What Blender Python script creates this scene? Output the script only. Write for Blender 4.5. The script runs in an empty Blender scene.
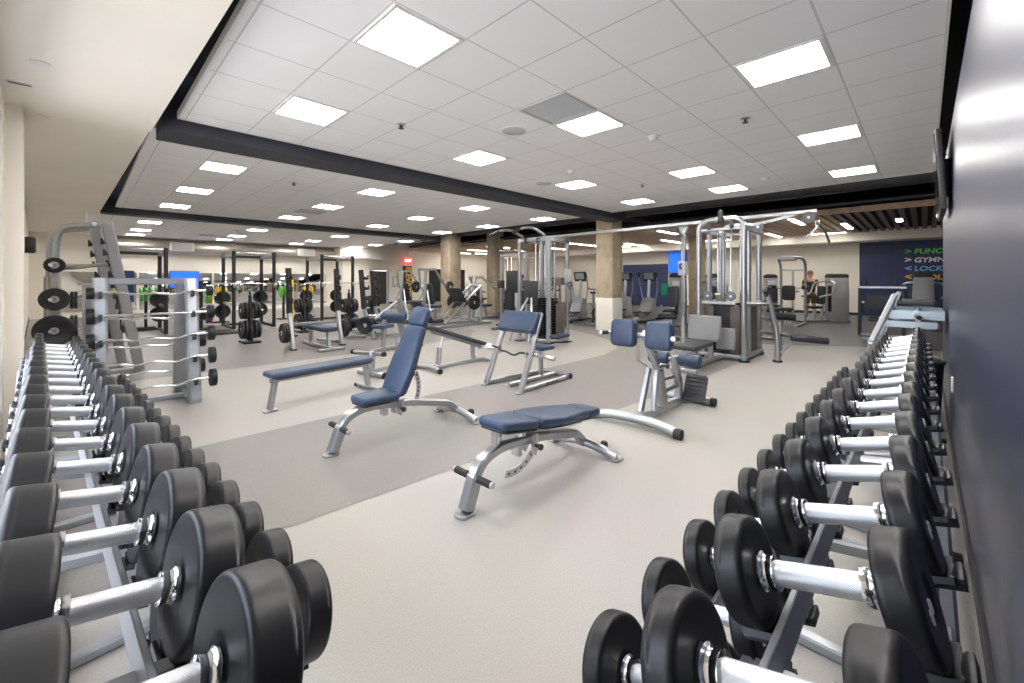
import bpy, bmesh, math, random
from mathutils import Vector, Matrix
random.seed(7)
SC = bpy.context.scene
COL = SC.collection
PI = math.pi
R = math.radians
V3 = Vector

# ------------------------------------------------------------------ materials
MATS = {}
def mat(name, col, rough=.5, metal=0., bump=0., bscale=60., var=0., vscale=8., emit=0., spec=.5, coat=0.):
    if name in MATS: return MATS[name]
    m = bpy.data.materials.new(name); m.use_nodes = True
    nt = m.node_tree; b = nt.nodes['Principled BSDF']
    b.inputs['Base Color'].default_value = (*col, 1)
    b.inputs['Roughness'].default_value = rough
    b.inputs['Metallic'].default_value = metal
    b.inputs['Specular IOR Level'].default_value = spec
    if coat: b.inputs['Coat Weight'].default_value = coat; b.inputs['Coat Roughness'].default_value = .15
    if emit:
        b.inputs['Emission Color'].default_value = (*col, 1); b.inputs['Emission Strength'].default_value = emit
    tc = nt.nodes.new('ShaderNodeTexCoord')
    if var:
        n = nt.nodes.new('ShaderNodeTexNoise'); n.inputs['Scale'].default_value = vscale; n.inputs['Detail'].default_value = 5
        nt.links.new(tc.outputs['Object'], n.inputs['Vector'])
        r = nt.nodes.new('ShaderNodeValToRGB')
        r.color_ramp.elements[0].position = .3; r.color_ramp.elements[1].position = .7
        r.color_ramp.elements[0].color = (*[c*(1-var) for c in col], 1)
        r.color_ramp.elements[1].color = (*[min(1, c*(1+var)) for c in col], 1)
        nt.links.new(n.outputs['Fac'], r.inputs['Fac']); nt.links.new(r.outputs['Color'], b.inputs['Base Color'])
    if bump:
        n = nt.nodes.new('ShaderNodeTexNoise'); n.inputs['Scale'].default_value = bscale; n.inputs['Detail'].default_value = 3
        nt.links.new(tc.outputs['Object'], n.inputs['Vector'])
        bp = nt.nodes.new('ShaderNodeBump'); bp.inputs['Strength'].default_value = bump; bp.inputs['Distance'].default_value = .002
        nt.links.new(n.outputs['Fac'], bp.inputs['Height']); nt.links.new(bp.outputs['Normal'], b.inputs['Normal'])
    MATS[name] = m
    return m

def tile_mat():
    m = bpy.data.materials.new('ceiling_tile'); m.use_nodes = True; nt = m.node_tree; b = nt.nodes['Principled BSDF']
    b.inputs['Roughness'].default_value = .85
    tc = nt.nodes.new('ShaderNodeTexCoord'); sp = nt.nodes.new('ShaderNodeSeparateXYZ'); nt.links.new(tc.outputs['Object'], sp.inputs[0])
    def M(op, a, bb=None):
        n = nt.nodes.new('ShaderNodeMath'); n.operation = op
        for k, v in enumerate((a, bb)):
            if v is None: continue
            if isinstance(v, (int, float)): n.inputs[k].default_value = v
            else: nt.links.new(v, n.inputs[k])
        return n.outputs[0]
    def dist(out, off, sz):
        f = M('FRACT', M('DIVIDE', M('ADD', M('SUBTRACT', out, off), 100*sz), sz))
        return M('MULTIPLY', M('MINIMUM', f, M('SUBTRACT', 1, f)), sz)
    d = M('MINIMUM', dist(sp.outputs[0], TX0, TU), dist(sp.outputs[1], TY0, TV))
    line = M('LESS_THAN', d, .0085)
    edge = M('MULTIPLY', M('LESS_THAN', d, .014), M('GREATER_THAN', d, .0085))
    n = nt.nodes.new('ShaderNodeTexNoise'); n.inputs['Scale'].default_value = 3; nt.links.new(tc.outputs['Object'], n.inputs['Vector'])
    def mix(f, c1, c2):
        x = nt.nodes.new('ShaderNodeMix'); x.data_type = 'RGBA'
        nt.links.new(f, x.inputs['Factor'])
        for k, c in ((6, c1), (7, c2)):
            if isinstance(c, tuple): x.inputs[k].default_value = (*c, 1)
            else: nt.links.new(c, x.inputs[k])
        return x.outputs[2]
    base = mix(n.outputs['Fac'], (.86, .86, .87), (.90, .90, .91))
    c = mix(line, base, (.66, .66, .67)); c = mix(edge, c, (.95, .95, .95))
    nt.links.new(c, b.inputs['Base Color'])
    n2 = nt.nodes.new('ShaderNodeTexNoise'); n2.inputs['Scale'].default_value = 220; nt.links.new(tc.outputs['Object'], n2.inputs['Vector'])
    bp = nt.nodes.new('ShaderNodeBump'); bp.inputs['Strength'].default_value = .15; bp.inputs['Distance'].default_value = .001
    nt.links.new(n2.outputs['Fac'], bp.inputs['Height']); nt.links.new(bp.outputs['Normal'], b.inputs['Normal'])
    return m

def floor_mat(name, c):
    m = bpy.data.materials.new(name); m.use_nodes = True; nt = m.node_tree; b = nt.nodes['Principled BSDF']
    tc = nt.nodes.new('ShaderNodeTexCoord')
    n = nt.nodes.new('ShaderNodeTexNoise'); n.inputs['Scale'].default_value = 140; n.inputs['Detail'].default_value = 2
    n2 = nt.nodes.new('ShaderNodeTexNoise'); n2.inputs['Scale'].default_value = 1.1; n2.inputs['Detail'].default_value = 4
    for q in (n, n2): nt.links.new(tc.outputs['Object'], q.inputs['Vector'])
    r = nt.nodes.new('ShaderNodeValToRGB'); e = r.color_ramp.elements
    e[0].position = .36; e[0].color = (*[x*.91 for x in c], 1); e[1].position = .55; e[1].color = (*c, 1)
    x = e.new(.68); x.color = (*[min(1, v*1.05) for v in c], 1)
    nt.links.new(n.outputs['Fac'], r.inputs['Fac'])
    mx = nt.nodes.new('ShaderNodeMix'); mx.data_type = 'RGBA'; mx.blend_type = 'MULTIPLY'; mx.inputs['Factor'].default_value = .16
    nt.links.new(r.outputs['Color'], mx.inputs[6]); nt.links.new(n2.outputs['Color'], mx.inputs[7])
    nt.links.new(mx.outputs[2], b.inputs['Base Color'])
    b.inputs['Roughness'].default_value = .42; b.inputs['Specular IOR Level'].default_value = .35
    return m

def concrete_mat():
    m = bpy.data.materials.new('concrete'); m.use_nodes = True; nt = m.node_tree; b = nt.nodes['Principled BSDF']
    tc = nt.nodes.new('ShaderNodeTexCoord')
    n = nt.nodes.new('ShaderNodeTexNoise'); n.inputs['Scale'].default_value = 2.2; n.inputs['Detail'].default_value = 8; n.inputs['Distortion'].default_value = .8
    nt.links.new(tc.outputs['Object'], n.inputs['Vector'])
    r = nt.nodes.new('ShaderNodeValToRGB'); e = r.color_ramp.elements
    e[0].position = .3; e[0].color = (.38, .30, .20, 1); e[1].position = .7; e[1].color = (.58, .49, .36, 1)
    nt.links.new(n.outputs['Fac'], r.inputs['Fac']); nt.links.new(r.outputs['Color'], b.inputs['Base Color'])
    b.inputs['Roughness'].default_value = .8
    bp = nt.nodes.new('ShaderNodeBump'); bp.inputs['Strength'].default_value = .3; bp.inputs['Distance'].default_value = .005
    nt.links.new(n.outputs['Fac'], bp.inputs['Height']); nt.links.new(bp.outputs['Normal'], b.inputs['Normal'])
    return m

def knurl_mat():
    m = bpy.data.materials.new('knurled_steel'); m.use_nodes = True; nt = m.node_tree; b = nt.nodes['Principled BSDF']
    b.inputs['Base Color'].default_value = (.74, .76, .80, 1); b.inputs['Metallic'].default_value = .85; b.inputs['Roughness'].default_value = .36
    tc = nt.nodes.new('ShaderNodeTexCoord')
    hs = []
    for s in (1, -1):
        mp = nt.nodes.new('ShaderNodeMapping'); mp.inputs['Rotation'].default_value = (0, 0, 0)
        nt.links.new(tc.outputs['Object'], mp.inputs['Vector'])
        w = nt.nodes.new('ShaderNodeTexWave'); w.inputs['Scale'].default_value = 190; w.bands_direction = 'DIAGONAL'
        mp.inputs['Scale'].default_value = (1, s, s)
        nt.links.new(mp.outputs['Vector'], w.inputs['Vector']); hs.append(w)
    a = nt.nodes.new('ShaderNodeMath'); a.operation = 'ADD'
    nt.links.new(hs[0].outputs['Fac'], a.inputs[0]); nt.links.new(hs[1].outputs['Fac'], a.inputs[1])
    bp = nt.nodes.new('ShaderNodeBump'); bp.inputs['Strength'].default_value = .35; bp.inputs['Distance'].default_value = .001
    nt.links.new(a.outputs[0], bp.inputs['Height']); nt.links.new(bp.outputs['Normal'], b.inputs['Normal'])
    return m

def glass_mat():
    m = bpy.data.materials.new('window_glass'); m.use_nodes = True; nt = m.node_tree
    for n in list(nt.nodes): nt.nodes.remove(n)
    o = nt.nodes.new('ShaderNodeOutputMaterial'); t = nt.nodes.new('ShaderNodeBsdfTransparent'); g = nt.nodes.new('ShaderNodeBsdfGlossy')
    g.inputs['Roughness'].default_value = .02; mx = nt.nodes.new('ShaderNodeMixShader'); mx.inputs[0].default_value = .07
    nt.links.new(t.outputs[0], mx.inputs[1]); nt.links.new(g.outputs[0], mx.inputs[2]); nt.links.new(mx.outputs[0], o.inputs[0])
    return m

# ------------------------------------------------------------------ mesh builder
def fillet(pts, r, n=5):
    pts = [V3(p) for p in pts]
    if r <= 0 or len(pts) < 3: return pts
    out = [pts[0]]
    for i in range(1, len(pts)-1):
        p = pts[i]; a = pts[i-1]-p; b = pts[i+1]-p
        la, lb = a.length, b.length; a.normalize(); b.normalize()
        d = min(r, la*.48, lb*.48)
        p0 = p+a*d; p2 = p+b*d
        for k in range(n+1):
            t = k/n
            out.append(p0*(1-t)**2 + p*2*t*(1-t) + p2*t*t)
    out.append(pts[-1])
    return out

class MB:
    def __init__(s): s.bm = bmesh.new()
    def _xf(s, verts, rot, c):
        mx = Matrix.Translation(V3(c))
        if rot is not None:
            if isinstance(rot, Matrix): mx = mx @ rot.to_4x4()
            else:
                from mathutils import Euler
                mx = mx @ Euler(rot).to_matrix().to_4x4()
        bmesh.ops.transform(s.bm, matrix=mx, verts=verts)
    def box(s, c, sz, rot=None, bev=0., seg=2):
        t = bmesh.new(); bmesh.ops.create_cube(t, size=1.)
        bmesh.ops.scale(t, vec=V3(sz), verts=t.verts)
        if bev: bmesh.ops.bevel(t, geom=list(t.edges), offset=bev, segments=seg, affect='EDGES', profile=.5)
        s._merge(t, rot, c); return s
    def _merge(s, t, rot=None, c=(0, 0, 0)):
        me = bpy.data.meshes.new('_'); t.to_mesh(me); t.free()
        n0 = len(s.bm.verts); s.bm.from_mesh(me); bpy.data.meshes.remove(me)
        s.bm.verts.ensure_lookup_table()
        s._xf(s.bm.verts[n0:], rot, c)
    def sweep(s, pts, sec, up=(0, 0, 1), closed=False):
        pts = [V3(p) for p in pts]; n = len(pts); up = V3(up)
        rings = []; prev = None
        for i in range(n):
            if closed: t = pts[(i+1) % n]-pts[i-1]
            else: t = pts[min(i+1, n-1)]-pts[max(i-1, 0)]
            t.normalize()
            if prev is None:
                u = up if abs(up.dot(t)) < .98 else V3((1, 0, 0)) if abs(t.x) < .9 else V3((0, 1, 0))
                nrm = (u-t*u.dot(t)).normalized()
            else:
                nrm = prev-t*prev.dot(t)
                nrm = nrm.normalized() if nrm.length > 1e-6 else prev
            prev = nrm; bn = t.cross(nrm)
            rings.append([s.bm.verts.new(pts[i]+bn*a+nrm*b) for a, b in sec])
        m = len(sec)
        for i in range(n if closed else n-1):
            A, B = rings[i], rings[(i+1) % n]
            for k in range(m): s.bm.faces.new((A[k], A[(k+1) % m], B[(k+1) % m], B[k]))
        if not closed:
            s.bm.faces.new(list(reversed(rings[0]))); s.bm.faces.new(rings[-1])
        return s
    def tube(s, pts, r, n=10, fil=0., fn=5, closed=False, up=(0, 0, 1)):
        sec = [(r*math.cos(2*PI*k/n), r*math.sin(2*PI*k/n)) for k in range(n)]
        return s.sweep(fillet(pts, fil, fn) if not closed else pts, sec, up, closed)
    def bar(s, pts, w, h, fil=0., up=(0, 0, 1), c=None, fn=5):
        c = min(w, h)*.18 if c is None else c
        a, b = w/2, h/2
        sec = [(a-c, -b), (a, -b+c), (a, b-c), (a-c, b), (-a+c, b), (-a, b-c), (-a, -b+c), (-a+c, -b)] if c > 0 else [(a, -b), (a, b), (-a, b), (-a, -b)]
        return s.sweep(fillet(pts, fil, fn), sec, up)
    def lathe(s, prof, o=(0, 0, 0), ax=(0, 0, 1), n=28):
        ax = V3(ax).normalized(); o = V3(o)
        u = ax.orthogonal().normalized(); w = ax.cross(u)
        rings = []
        for r, h in prof:
            if r < 1e-6: rings.append([s.bm.verts.new(o+ax*h)])
            else: rings.append([s.bm.verts.new(o+ax*h+(u*math.cos(2*PI*k/n)+w*math.sin(2*PI*k/n))*r) for k in range(n)])
        for A, B in zip(rings, rings[1:]):
            if len(A) == 1 and len(B) == 1: continue
            for k in range(n):
                k2 = (k+1) % n
                if len(A) == 1: s.bm.faces.new((A[0], B[k2], B[k]))
                elif len(B) == 1: s.bm.faces.new((A[k], A[k2], B[0]))
                else: s.bm.faces.new((A[k], A[k2], B[k2], B[k]))
        return s
    def cyl(s, a, b, r, r2=None, n=16, bev=0.):
        a, b = V3(a), V3(b); L = (b-a).length; r2 = r if r2 is None else r2
        if bev: prof = [(0, 0), (r-bev, 0), (r-bev*.3, bev*.3), (r, bev), (r2, L-bev), (r2-bev*.3, L-bev*.3), (r2-bev, L), (0, L)]
        else: prof = [(0, 0), (r, 0), (r2, L), (0, L)]
        return s.lathe(prof, a, b-a, n)
    def prism(s, poly, o, u, v, depth, bev=0., seg=2):
        """polygon in plane (o,u,v), extruded by depth along u x v, centred"""
        u, v, o = V3(u).normalized(), V3(v).normalized(), V3(o); w = u.cross(v)
        t = bmesh.new()
        A = [t.verts.new(o+u*x+v*y-w*depth/2) for x, y in poly]; B = [t.verts.new(o+u*x+v*y+w*depth/2) for x, y in poly]
        n = len(poly)
        t.faces.new(list(reversed(A))); t.faces.new(B)
        for k in range(n): t.faces.new((A[k], A[(k+1) % n], B[(k+1) % n], B[k]))
        bmesh.ops.recalc_face_normals(t, faces=t.faces)
        if bev: bmesh.ops.bevel(t, geom=list(t.edges), offset=bev, segments=seg, affect='EDGES', profile=.5)
        s._merge(t); return s
    def quad(s, ps):
        s.bm.faces.new([s.bm.verts.new(V3(p)) for p in ps]); return s
    def build(s, name, m, parent=None, sharp=38):
        me = bpy.data.meshes.new(name)
        bmesh.ops.recalc_face_normals(s.bm, faces=s.bm.faces)
        s.bm.to_mesh(me); s.bm.free()
        me.polygons.foreach_set('use_smooth', [True]*len(me.polygons))
        me.set_sharp_from_angle(angle=R(sharp))
        me.materials.append(m)
        o = bpy.data.objects.new(name, me); COL.objects.link(o)
        if parent: o.parent = parent
        return o

def tag(o, label=None, cat=None, group=None, kind=None):
    if label: o['label'] = label
    if cat: o['category'] = cat
    if group: o['group'] = group
    if kind: o['kind'] = kind
    return o
def thing(name, label, cat, loc=(0, 0, 0), rz=0., group=None, rot=None):
    o = bpy.data.objects.new(name, None); COL.objects.link(o); o.empty_display_size = .1
    o.location = loc; o.rotation_euler = rot if rot else (0, 0, rz)
    return tag(o, label, cat, group)
def struct(o): o['kind'] = 'structure'; return o
KIDS = {}
def copy_tree(o, parent=None):
    c = o.copy(); COL.objects.link(c)
    if parent: c.parent = parent
    for ch in o.children: copy_tree(ch, c)
    return c
def place(src, label, loc, rot, group=None):
    c = copy_tree(src); c['label'] = label; c.location = loc; c.rotation_euler = rot
    if group: c['group'] = group
    return c
def rot_axes(x, y, z):
    return Matrix((x, y, z)).transposed()
ORD = ['first', 'second', 'third', 'fourth', 'fifth', 'sixth', 'seventh', 'eighth', 'ninth', 'tenth', 'eleventh', 'twelfth', 'thirteenth', 'fourteenth', 'fifteenth', 'sixteenth', 'seventeenth', 'eighteenth', 'nineteenth', 'twentieth']

def text_mesh(name, body, size, m, parent=None, ext=.006, shear=0., off=0., align='LEFT', mtx=None, space=1.):
    cu = bpy.data.curves.new('_t', 'FONT'); cu.body = body; cu.size = size; cu.extrude = ext; cu.shear = shear; cu.offset = off; cu.align_x = align; cu.align_y = 'BOTTOM'
    cu.space_character = space
    t = bpy.data.objects.new('_t', cu); COL.objects.link(t)
    dg = bpy.context.evaluated_depsgraph_get()
    me = bpy.data.meshes.new_from_object(t.evaluated_get(dg)); bpy.data.objects.remove(t); bpy.data.curves.remove(cu)
    me.materials.clear(); me.materials.append(m); me.name = name
    if mtx is not None: me.transform(mtx)
    o = bpy.data.objects.new(name, me); COL.objects.link(o)
    if parent: o.parent = parent
    return o

# grid of the suspended ceiling
TX0, TU, TY0, TV, ZC = 2.477, .5695, 1.7125, .6077, 3.108
M_TILE = tile_mat()
M_BEIGE = floor_mat('floor_light_rubber', (.405, .384, .352))
M_GREYF = floor_mat('floor_grey_rubber', (.245, .228, .217))
M_DARKF = floor_mat('floor_dark_rubber', (.15, .145, .15))
M_CONC = concrete_mat(); M_KNURL = knurl_mat(); M_GLASS = glass_mat()
M_WHITE = mat('warm_white_paint', (.86, .81, .73), .7, bump=.05, bscale=150)
M_CREAM = mat('cream_soffit_paint', (.86, .81, .73), .75, var=.03, vscale=.8)
M_NAVYW = mat('navy_wall', (.022, .027, .062), .37, bump=.05, bscale=300, var=.12, vscale=1.5, spec=.75)
M_NAVYP = mat('navy_panel', (.022, .034, .115), .5, var=.1, vscale=2)
M_BLACK = mat('black_steel', (.012, .012, .014), .4, metal=.0)
M_DECK = mat('black_open_ceiling', (.008, .008, .01), .8)
M_BEAM = mat('dark_beam', (.03, .033, .045), .6, var=.1)
M_RUB = mat('black_urethane', (.0085, .009, .0105), .42, bump=.05, bscale=500, spec=.38)
M_RUBB = mat('black_rubber', (.012, .012, .013), .55)
M_IRON = mat('black_iron_plate', (.014, .014, .016), .42)
M_SILV = mat('silver_powder_coat', (.43, .44, .455), .32, metal=.85, bump=.03, bscale=400)
M_RACK = mat('grey_rack_steel', (.42, .44, .47), .36, metal=.7)
M_CHROME = mat('chrome', (.80, .81, .83), .14, metal=1.)
M_STEEL = mat('brushed_steel', (.62, .63, .65), .28, metal=1.)
M_BLUE = mat('navy_vinyl', (.029, .050, .098), .42, bump=.12, bscale=220, var=.08, vscale=10, spec=.5)
M_BLUE2 = mat('navy_vinyl_edge', (.05, .085, .165), .45, bump=.1, bscale=220)
M_GREYV = mat('grey_vinyl', (.20, .20, .205), .5, bump=.1, bscale=220)
M_DKV = mat('charcoal_vinyl', (.03, .032, .04), .5, bump=.1, bscale=220)
M_SHROUD = mat('grey_plastic_shroud', (.42, .42, .44), .4)
M_DKP = mat('dark_plastic', (.025, .026, .03), .45)
M_WOOD = mat('light_oak_slat', (.68, .50, .34), .55, var=.2, vscale=6)
M_WOODD = mat('dark_brown_slat', (.17, .13, .12), .55, var=.2, vscale=6)  # darker brown tone for the slats at the navy panel end
M_GALV = mat('galvanised_duct', (.48, .45, .40), .38, metal=.7, var=.08, vscale=4)
M_MIRROR = mat('mirror_glass', (.80, .82, .82), .02, metal=1.)
M_LIGHT = mat('lit_diffuser', (1., .963, .922), .5, emit=9.5)
M_LINE = mat('lit_linear_diffuser', (1., .95, .86), .5, emit=10.)
M_FRAME = mat('white_trim', (.78, .78, .77), .45)
M_SKIN = mat('skin', (.52, .29, .20), .55)
M_GREEN = mat('lime_green', (.14, .55, .06), .45)
M_YELLOW = mat('bright_yellow', (.75, .55, .03), .45)
M_RED = mat('signal_red', (.55, .04, .04), .45)
M_BLUEB = mat('bumper_blue', (.03, .10, .50), .45)
# ================================================================== SETTING
def flat_poly(name, pts, z, m, th=.0):
    b = MB(); b.bm.faces.new([b.bm.verts.new((x, y, z)) for x, y in pts])
    return struct(b.build(name, m))
def sbox(name, lo, hi, m, bev=0.):
    lo, hi = V3(lo), V3(hi)
    return struct(MB().box((lo+hi)/2, hi-lo, bev=bev).build(name, m))

XL, YL = -.19, -.05          # left wall line  X = XL + YL*Y
FARX, BACKY = 21.5, 22.6
sbox('floor', (-3, -6, -.1), (FARX+.3, BACKY+.3, 0), M_BEIGE)
flat_poly('floor_grey_band', [(-1, 2.66), (.8, 2.57), (4.5, 2.33), (8.3, 2.2), (9.6, 2.5), (10.25, 3.2), (10.5, 5), (10.5, 11.5), (10, 11), (9.95, 9), (9.6, 7.1), (9.1, 6.0), (8.4, 5.02), (7.7, 4.5), (6.8, 4.27), (3.75, 4.28), (.65, 4.35), (-1, 4.38)], .003, M_GREYF)
flat_poly('floor_rear_grey_band', [(-1, 7.85), (1.2, 7.79), (3.9, 7.7), (6.6, 7.9), (7.6, 8.9), (8.0, 11), (7.6, 13.2), (5.5, 13.4), (-1, 13.6)], .003, M_GREYF)
flat_poly('floor_dark_zone', [(10.3, 3.2), (10.5, 2.2), (11.4, .96), (11.9, -.5), (11.9, -5.8), (21.5, -5.8), (21.5, 19.5), (10.6, 19.5), (10.55, 5)], .0035, M_DARKF)
flat_poly('floor_platform_zone', [(-.9, 15.2), (8.8, 15.2), (8.8, 21.5), (-.9, 21.5)], .0035, M_GREYF)

# walls
sbox('wall_right', (-.6, -.42, 0), (7.56, -.168, 2.75), M_NAVYW)
sbox('baseboard_right', (-.3, -.168, 0), (7.56, -.156, .09), M_DKP)
sbox('wall_right_upper', (-.6, -.75, 2.75), (7.3, -.5, 4.0), M_DECK)
sbox('wall_side_corridor', (7.0, -5.9, 0), (FARX, -5.7, 4.0), M_WHITE)
sbox('wall_corridor_end', (7.0, -5.7, 0), (7.2, -.75, 4.0), M_WHITE)
def lw(y, off=0.): return V3((XL+YL*y+off, y, 0))
def left_seg(name, y0, y1, z0, z1, m, t=.22, off=0.):
    a, b_ = lw(y0, off), lw(y1, off)
    n = V3((-1, YL, 0)).normalized()*t
    b = MB(); q = [a, b_, b_+n, a+n]
    lo = [b.bm.verts.new(p+V3((0, 0, z0))) for p in q]; hi = [b.bm.verts.new(p+V3((0, 0, z1))) for p in q]
    b.bm.faces.new(lo); b.bm.faces.new(hi)
    for k in range(4): b.bm.faces.new((lo[k], lo[(k+1) % 4], hi[(k+1) % 4], hi[k]))
    return struct(b.build(name, m))
left_seg('wall_left', -.5, .5, 0, 3.3, M_WHITE)
left_seg('wall_left_sill', .5, 5.4, 0, .35, M_WHITE)
left_seg('wall_left_head', .5, 5.4, 2.75, 3.3, M_WHITE)
left_seg('wall_left_far', 5.4, 23, 0, 3.3, M_WHITE)
left_seg('trim_1', 5.75, 6.3, 0, 2.95, M_WHITE, t=.11, off=.11)
left_seg('baseboard_left', 5.73, 6.32, 0, .1, M_DKP, t=.01, off=.121)
left_seg('baseboard_left_far', 6.68, 22.5, 0, .1, M_DKP, t=.012, off=.012)
# window by the left dumbbell rack
wf = MB()
for y in (.5, 2.13, 3.77, 5.34):
    p = lw(y+.03); wf.box((p.x-.06, p.y, 1.55), (.07, .06, 2.4))
for z in (.38, 2.72):
    p = lw(2.95); wf.box((p.x-.06, p.y, z), (.07, 4.9, .06), rot=(0, 0, math.atan(.05)))
wfo = struct(wf.build('window_1', M_BLACK))
p = lw(2.95)
g = MB().box((p.x-.07, p.y, 1.55), (.012, 4.86, 2.34), rot=(0, 0, math.atan(.05))).build('window_pane', M_GLASS, wfo)
# mirrored panels on the far left wall
k = 0
for y0, y1 in ((6.34, 8.6), (8.64, 11.0), (11.04, 13.5)):
    a = left_seg('mirror_panel', y0, y1, .14, 1.66, M_MIRROR, t=.015, off=.017); del a['kind']
    tag(a, 'tall mirror panel on the left wall, %s from the camera' % ORD[k], 'mirror', 'mirrors on the left wall'); k += 1

sbox('wall_back', (-3, BACKY, 0), (11.6, BACKY+.2, 4), M_WHITE)
sbox('wall_back_far', (12.6, BACKY, 0), (FARX+.2, BACKY+.2, 4), M_WHITE)
sbox('wall_back_head', (11.6, BACKY, 1.95), (12.6, BACKY+.2, 4), M_WHITE)
sbox('wall_back_pier', (9.55, 21.8, 0), (11.0, BACKY, 3.1), M_WHITE)
sbox('trim_pier_head', (9.3, 21.5, 2.55), (11.9, BACKY, 3.2), M_WHITE)
d = sbox('door_1', (11.62, BACKY+.06, 0), (12.58, BACKY+.11, 1.93), mat('dark_door', (.05, .05, .055), .5))
MB().cyl((11.72, BACKY+.06, .95), (11.72, BACKY+.0, .95), .02).tube([(11.72, BACKY+.005, .95), (11.86, BACKY+.005, .95)], .012).build('door_handle', M_STEEL, d)
fr = MB()
for x in (11.58, 12.62): fr.box((x, BACKY-.01, .98), (.06, .06, 1.96))
fr.box((12.1, BACKY-.01, 1.98), (1.1, .06, .06)); struct(fr.build('door_frame', mat('grey_frame', (.3, .3, .3), .5)))
sbox('wall_far', (FARX, -5.9, 0), (FARX+.2, BACKY+.2, 4), M_WHITE)
sbox('wall_far_navy', (FARX-.03, -5.6, .0), (FARX, 1.83, 3.0), M_NAVYP)
sbox('wall_far_navy_recess', (FARX-.03, 9.6, 0), (FARX, 12.2, 2.25), M_NAVYP)
sbox('wall_far_soffit', (FARX-1.3, -5.9, 2.86), (FARX, BACKY, 3.3), M_WHITE)
sbox('baseboard_far', (FARX-.045, 1.85, 0), (FARX-.001, 9.55, .11), M_DKP)
sbox('baseboard_back', (12.7, BACKY-.02, 0), (FARX, BACKY-.001, .11), M_DKP)
sbox('trim_2', (15.5, BACKY-.05, 0), (18.4, BACKY-.001, 2.1), mat('dark_window_wall', (.02, .025, .03), .2))

# columns
def column(n, x, y, s, sleeve=False):
    a = sbox('column_%d' % n, (x-s/2, y-s/2, 0), (x+s/2, y+s/2, 3.9), M_CONC, bev=.012)
    if sleeve: MB().box((x, y, .46), (s+.012, s+.012, .9), bev=.008).build('painted_sleeve', M_WHITE, a)
column(1, 10.32, 6.30, .52, True); column(2, 10.1, 13.25, .56); column(3, 12.4, 13.15, .52); column(4, 17.5, 6.6, .5)

# ceilings
def slab(name, x0, x1, y0, y1, z, dy=0., dx=0.):
    o = MB().box(((x0+x1)/2-dx, (y0+y1)/2-dy, z+.03), (x1-x0, y1-y0, .06)).build(name, M_TILE); o.location = (dx, dy, 0)
    return struct(o)
slab('ceiling', .72, 9.36, -.11, 5.62, ZC)
slab('ceiling_middle', .545, 9.55, 6.18, 13.55, ZC, dy=.16, dx=-.1)
slab('ceiling_rear', .1, 10.6, 14.0, 22.6, ZC, dy=.1, dx=-.2)
tr = MB()
for (x0, y0, x1, y1) in ((.70, -.12, 9.38, -.10), (.70, 5.61, 9.38, 5.63), (.70, -.1, .72, 5.61), (9.36, -.1, 9.38, 5.61)):
    tr.box(((x0+x1)/2, (y0+y1)/2, ZC+.03), (x1-x0, y1-y0, .075))
struct(tr.build('ceiling_edge_trim', M_FRAME))
sbox('ceiling_deck', (-1.5, -6, 4.0), (FARX, BACKY+.2, 4.1), M_DECK)
sbox('ceiling_beam', (.58, 5.66, 2.97), (10.06, 6.15, 3.6), M_BEAM)
sbox('ceiling_beam_rear', (.3, 13.58, 2.97), (9.84, 13.98, 3.6), M_BEAM)
sbox('ceiling_beam_side', (10.06, 6.05, 3.2), (FARX, 6.5, 3.9), M_DECK)
def soffit(name, y0, y1, z):
    b = MB(); e = lambda y: .66-.027*y
    q = [(e(y0), y0), (e(y1), y1), (-1.6, y1), (-1.6, y0)]
    lo = [b.bm.verts.new((x, y, z)) for x, y in q]; hi = [b.bm.verts.new((x, y, 3.4)) for x, y in q]
    b.bm.faces.new(lo); b.bm.faces.new(hi)
    for k in range(4): b.bm.faces.new((lo[k], lo[(k+1) % 4], hi[(k+1) % 4], hi[k]))
    return struct(b.build(name, M_CREAM))
soffit('ceiling_soffit', -.6, 5.8, 2.95); soffit('ceiling_soffit_far', 5.8, 14.3, 2.985)
sbox('ceiling_left_rear', (-1.6, 14.3, 3.12), (.08, BACKY, 3.3), M_WHITE)
# timber slat ceiling beyond the tiled field
WZ, WX0 = 3.17, 14.0
sbox('ceiling_timber_back', (WX0, 1.85, WZ+.08), (FARX, BACKY, WZ+.12), mat('timber_back', (.16, .12, .085), .8))
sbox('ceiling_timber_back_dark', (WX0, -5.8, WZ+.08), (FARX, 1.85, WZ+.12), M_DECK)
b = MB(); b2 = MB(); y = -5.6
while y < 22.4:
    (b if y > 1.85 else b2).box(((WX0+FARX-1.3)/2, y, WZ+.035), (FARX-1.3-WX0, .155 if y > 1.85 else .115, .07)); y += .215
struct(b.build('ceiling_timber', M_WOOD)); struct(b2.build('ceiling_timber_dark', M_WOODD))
sbox('trim_3', (WX0-.04, -5.8, WZ-.02), (WX0, BACKY, WZ+.13), M_WOOD)

# pipes and ducts in the open strip
def pipe(pts, r, label, m=M_BLACK, cat='pipe', name='ceiling_pipe', coll=True):
    t = thing(name, label, cat, pts[0], group=None)
    o = V3(pts[0]); b = MB().tube([V3(q)-o for q in pts], r, 14); b.build('pipe_run', m, t)
    a, e = V3((0, 0, 0)), V3(pts[-1])-o; n = max(2, int(e.length/2.2)); d = e.normalized()
    for k in range(1, n):
        MB().cyl(a+e*k/n-d*.03, a+e*k/n+d*.03, r*1.18, n=14).build('pipe_coupling', M_BEAM, t)
        q = a+e*k/n; MB().cyl(q+V3((0, 0, r)), q+V3((0, 0, 4.0-pts[0][2])), .008, n=6).build('hanger_rod', M_BEAM, t)
M_DUCTB = mat('black_duct', (.022, .023, .027), .38)
pipe([(10.3, -5, 3.25), (10.3, 20, 3.25)], .16, 'thick black duct running just beyond the tiled ceiling edge', M_DUCTB, 'duct', 'ceiling_duct')
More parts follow.
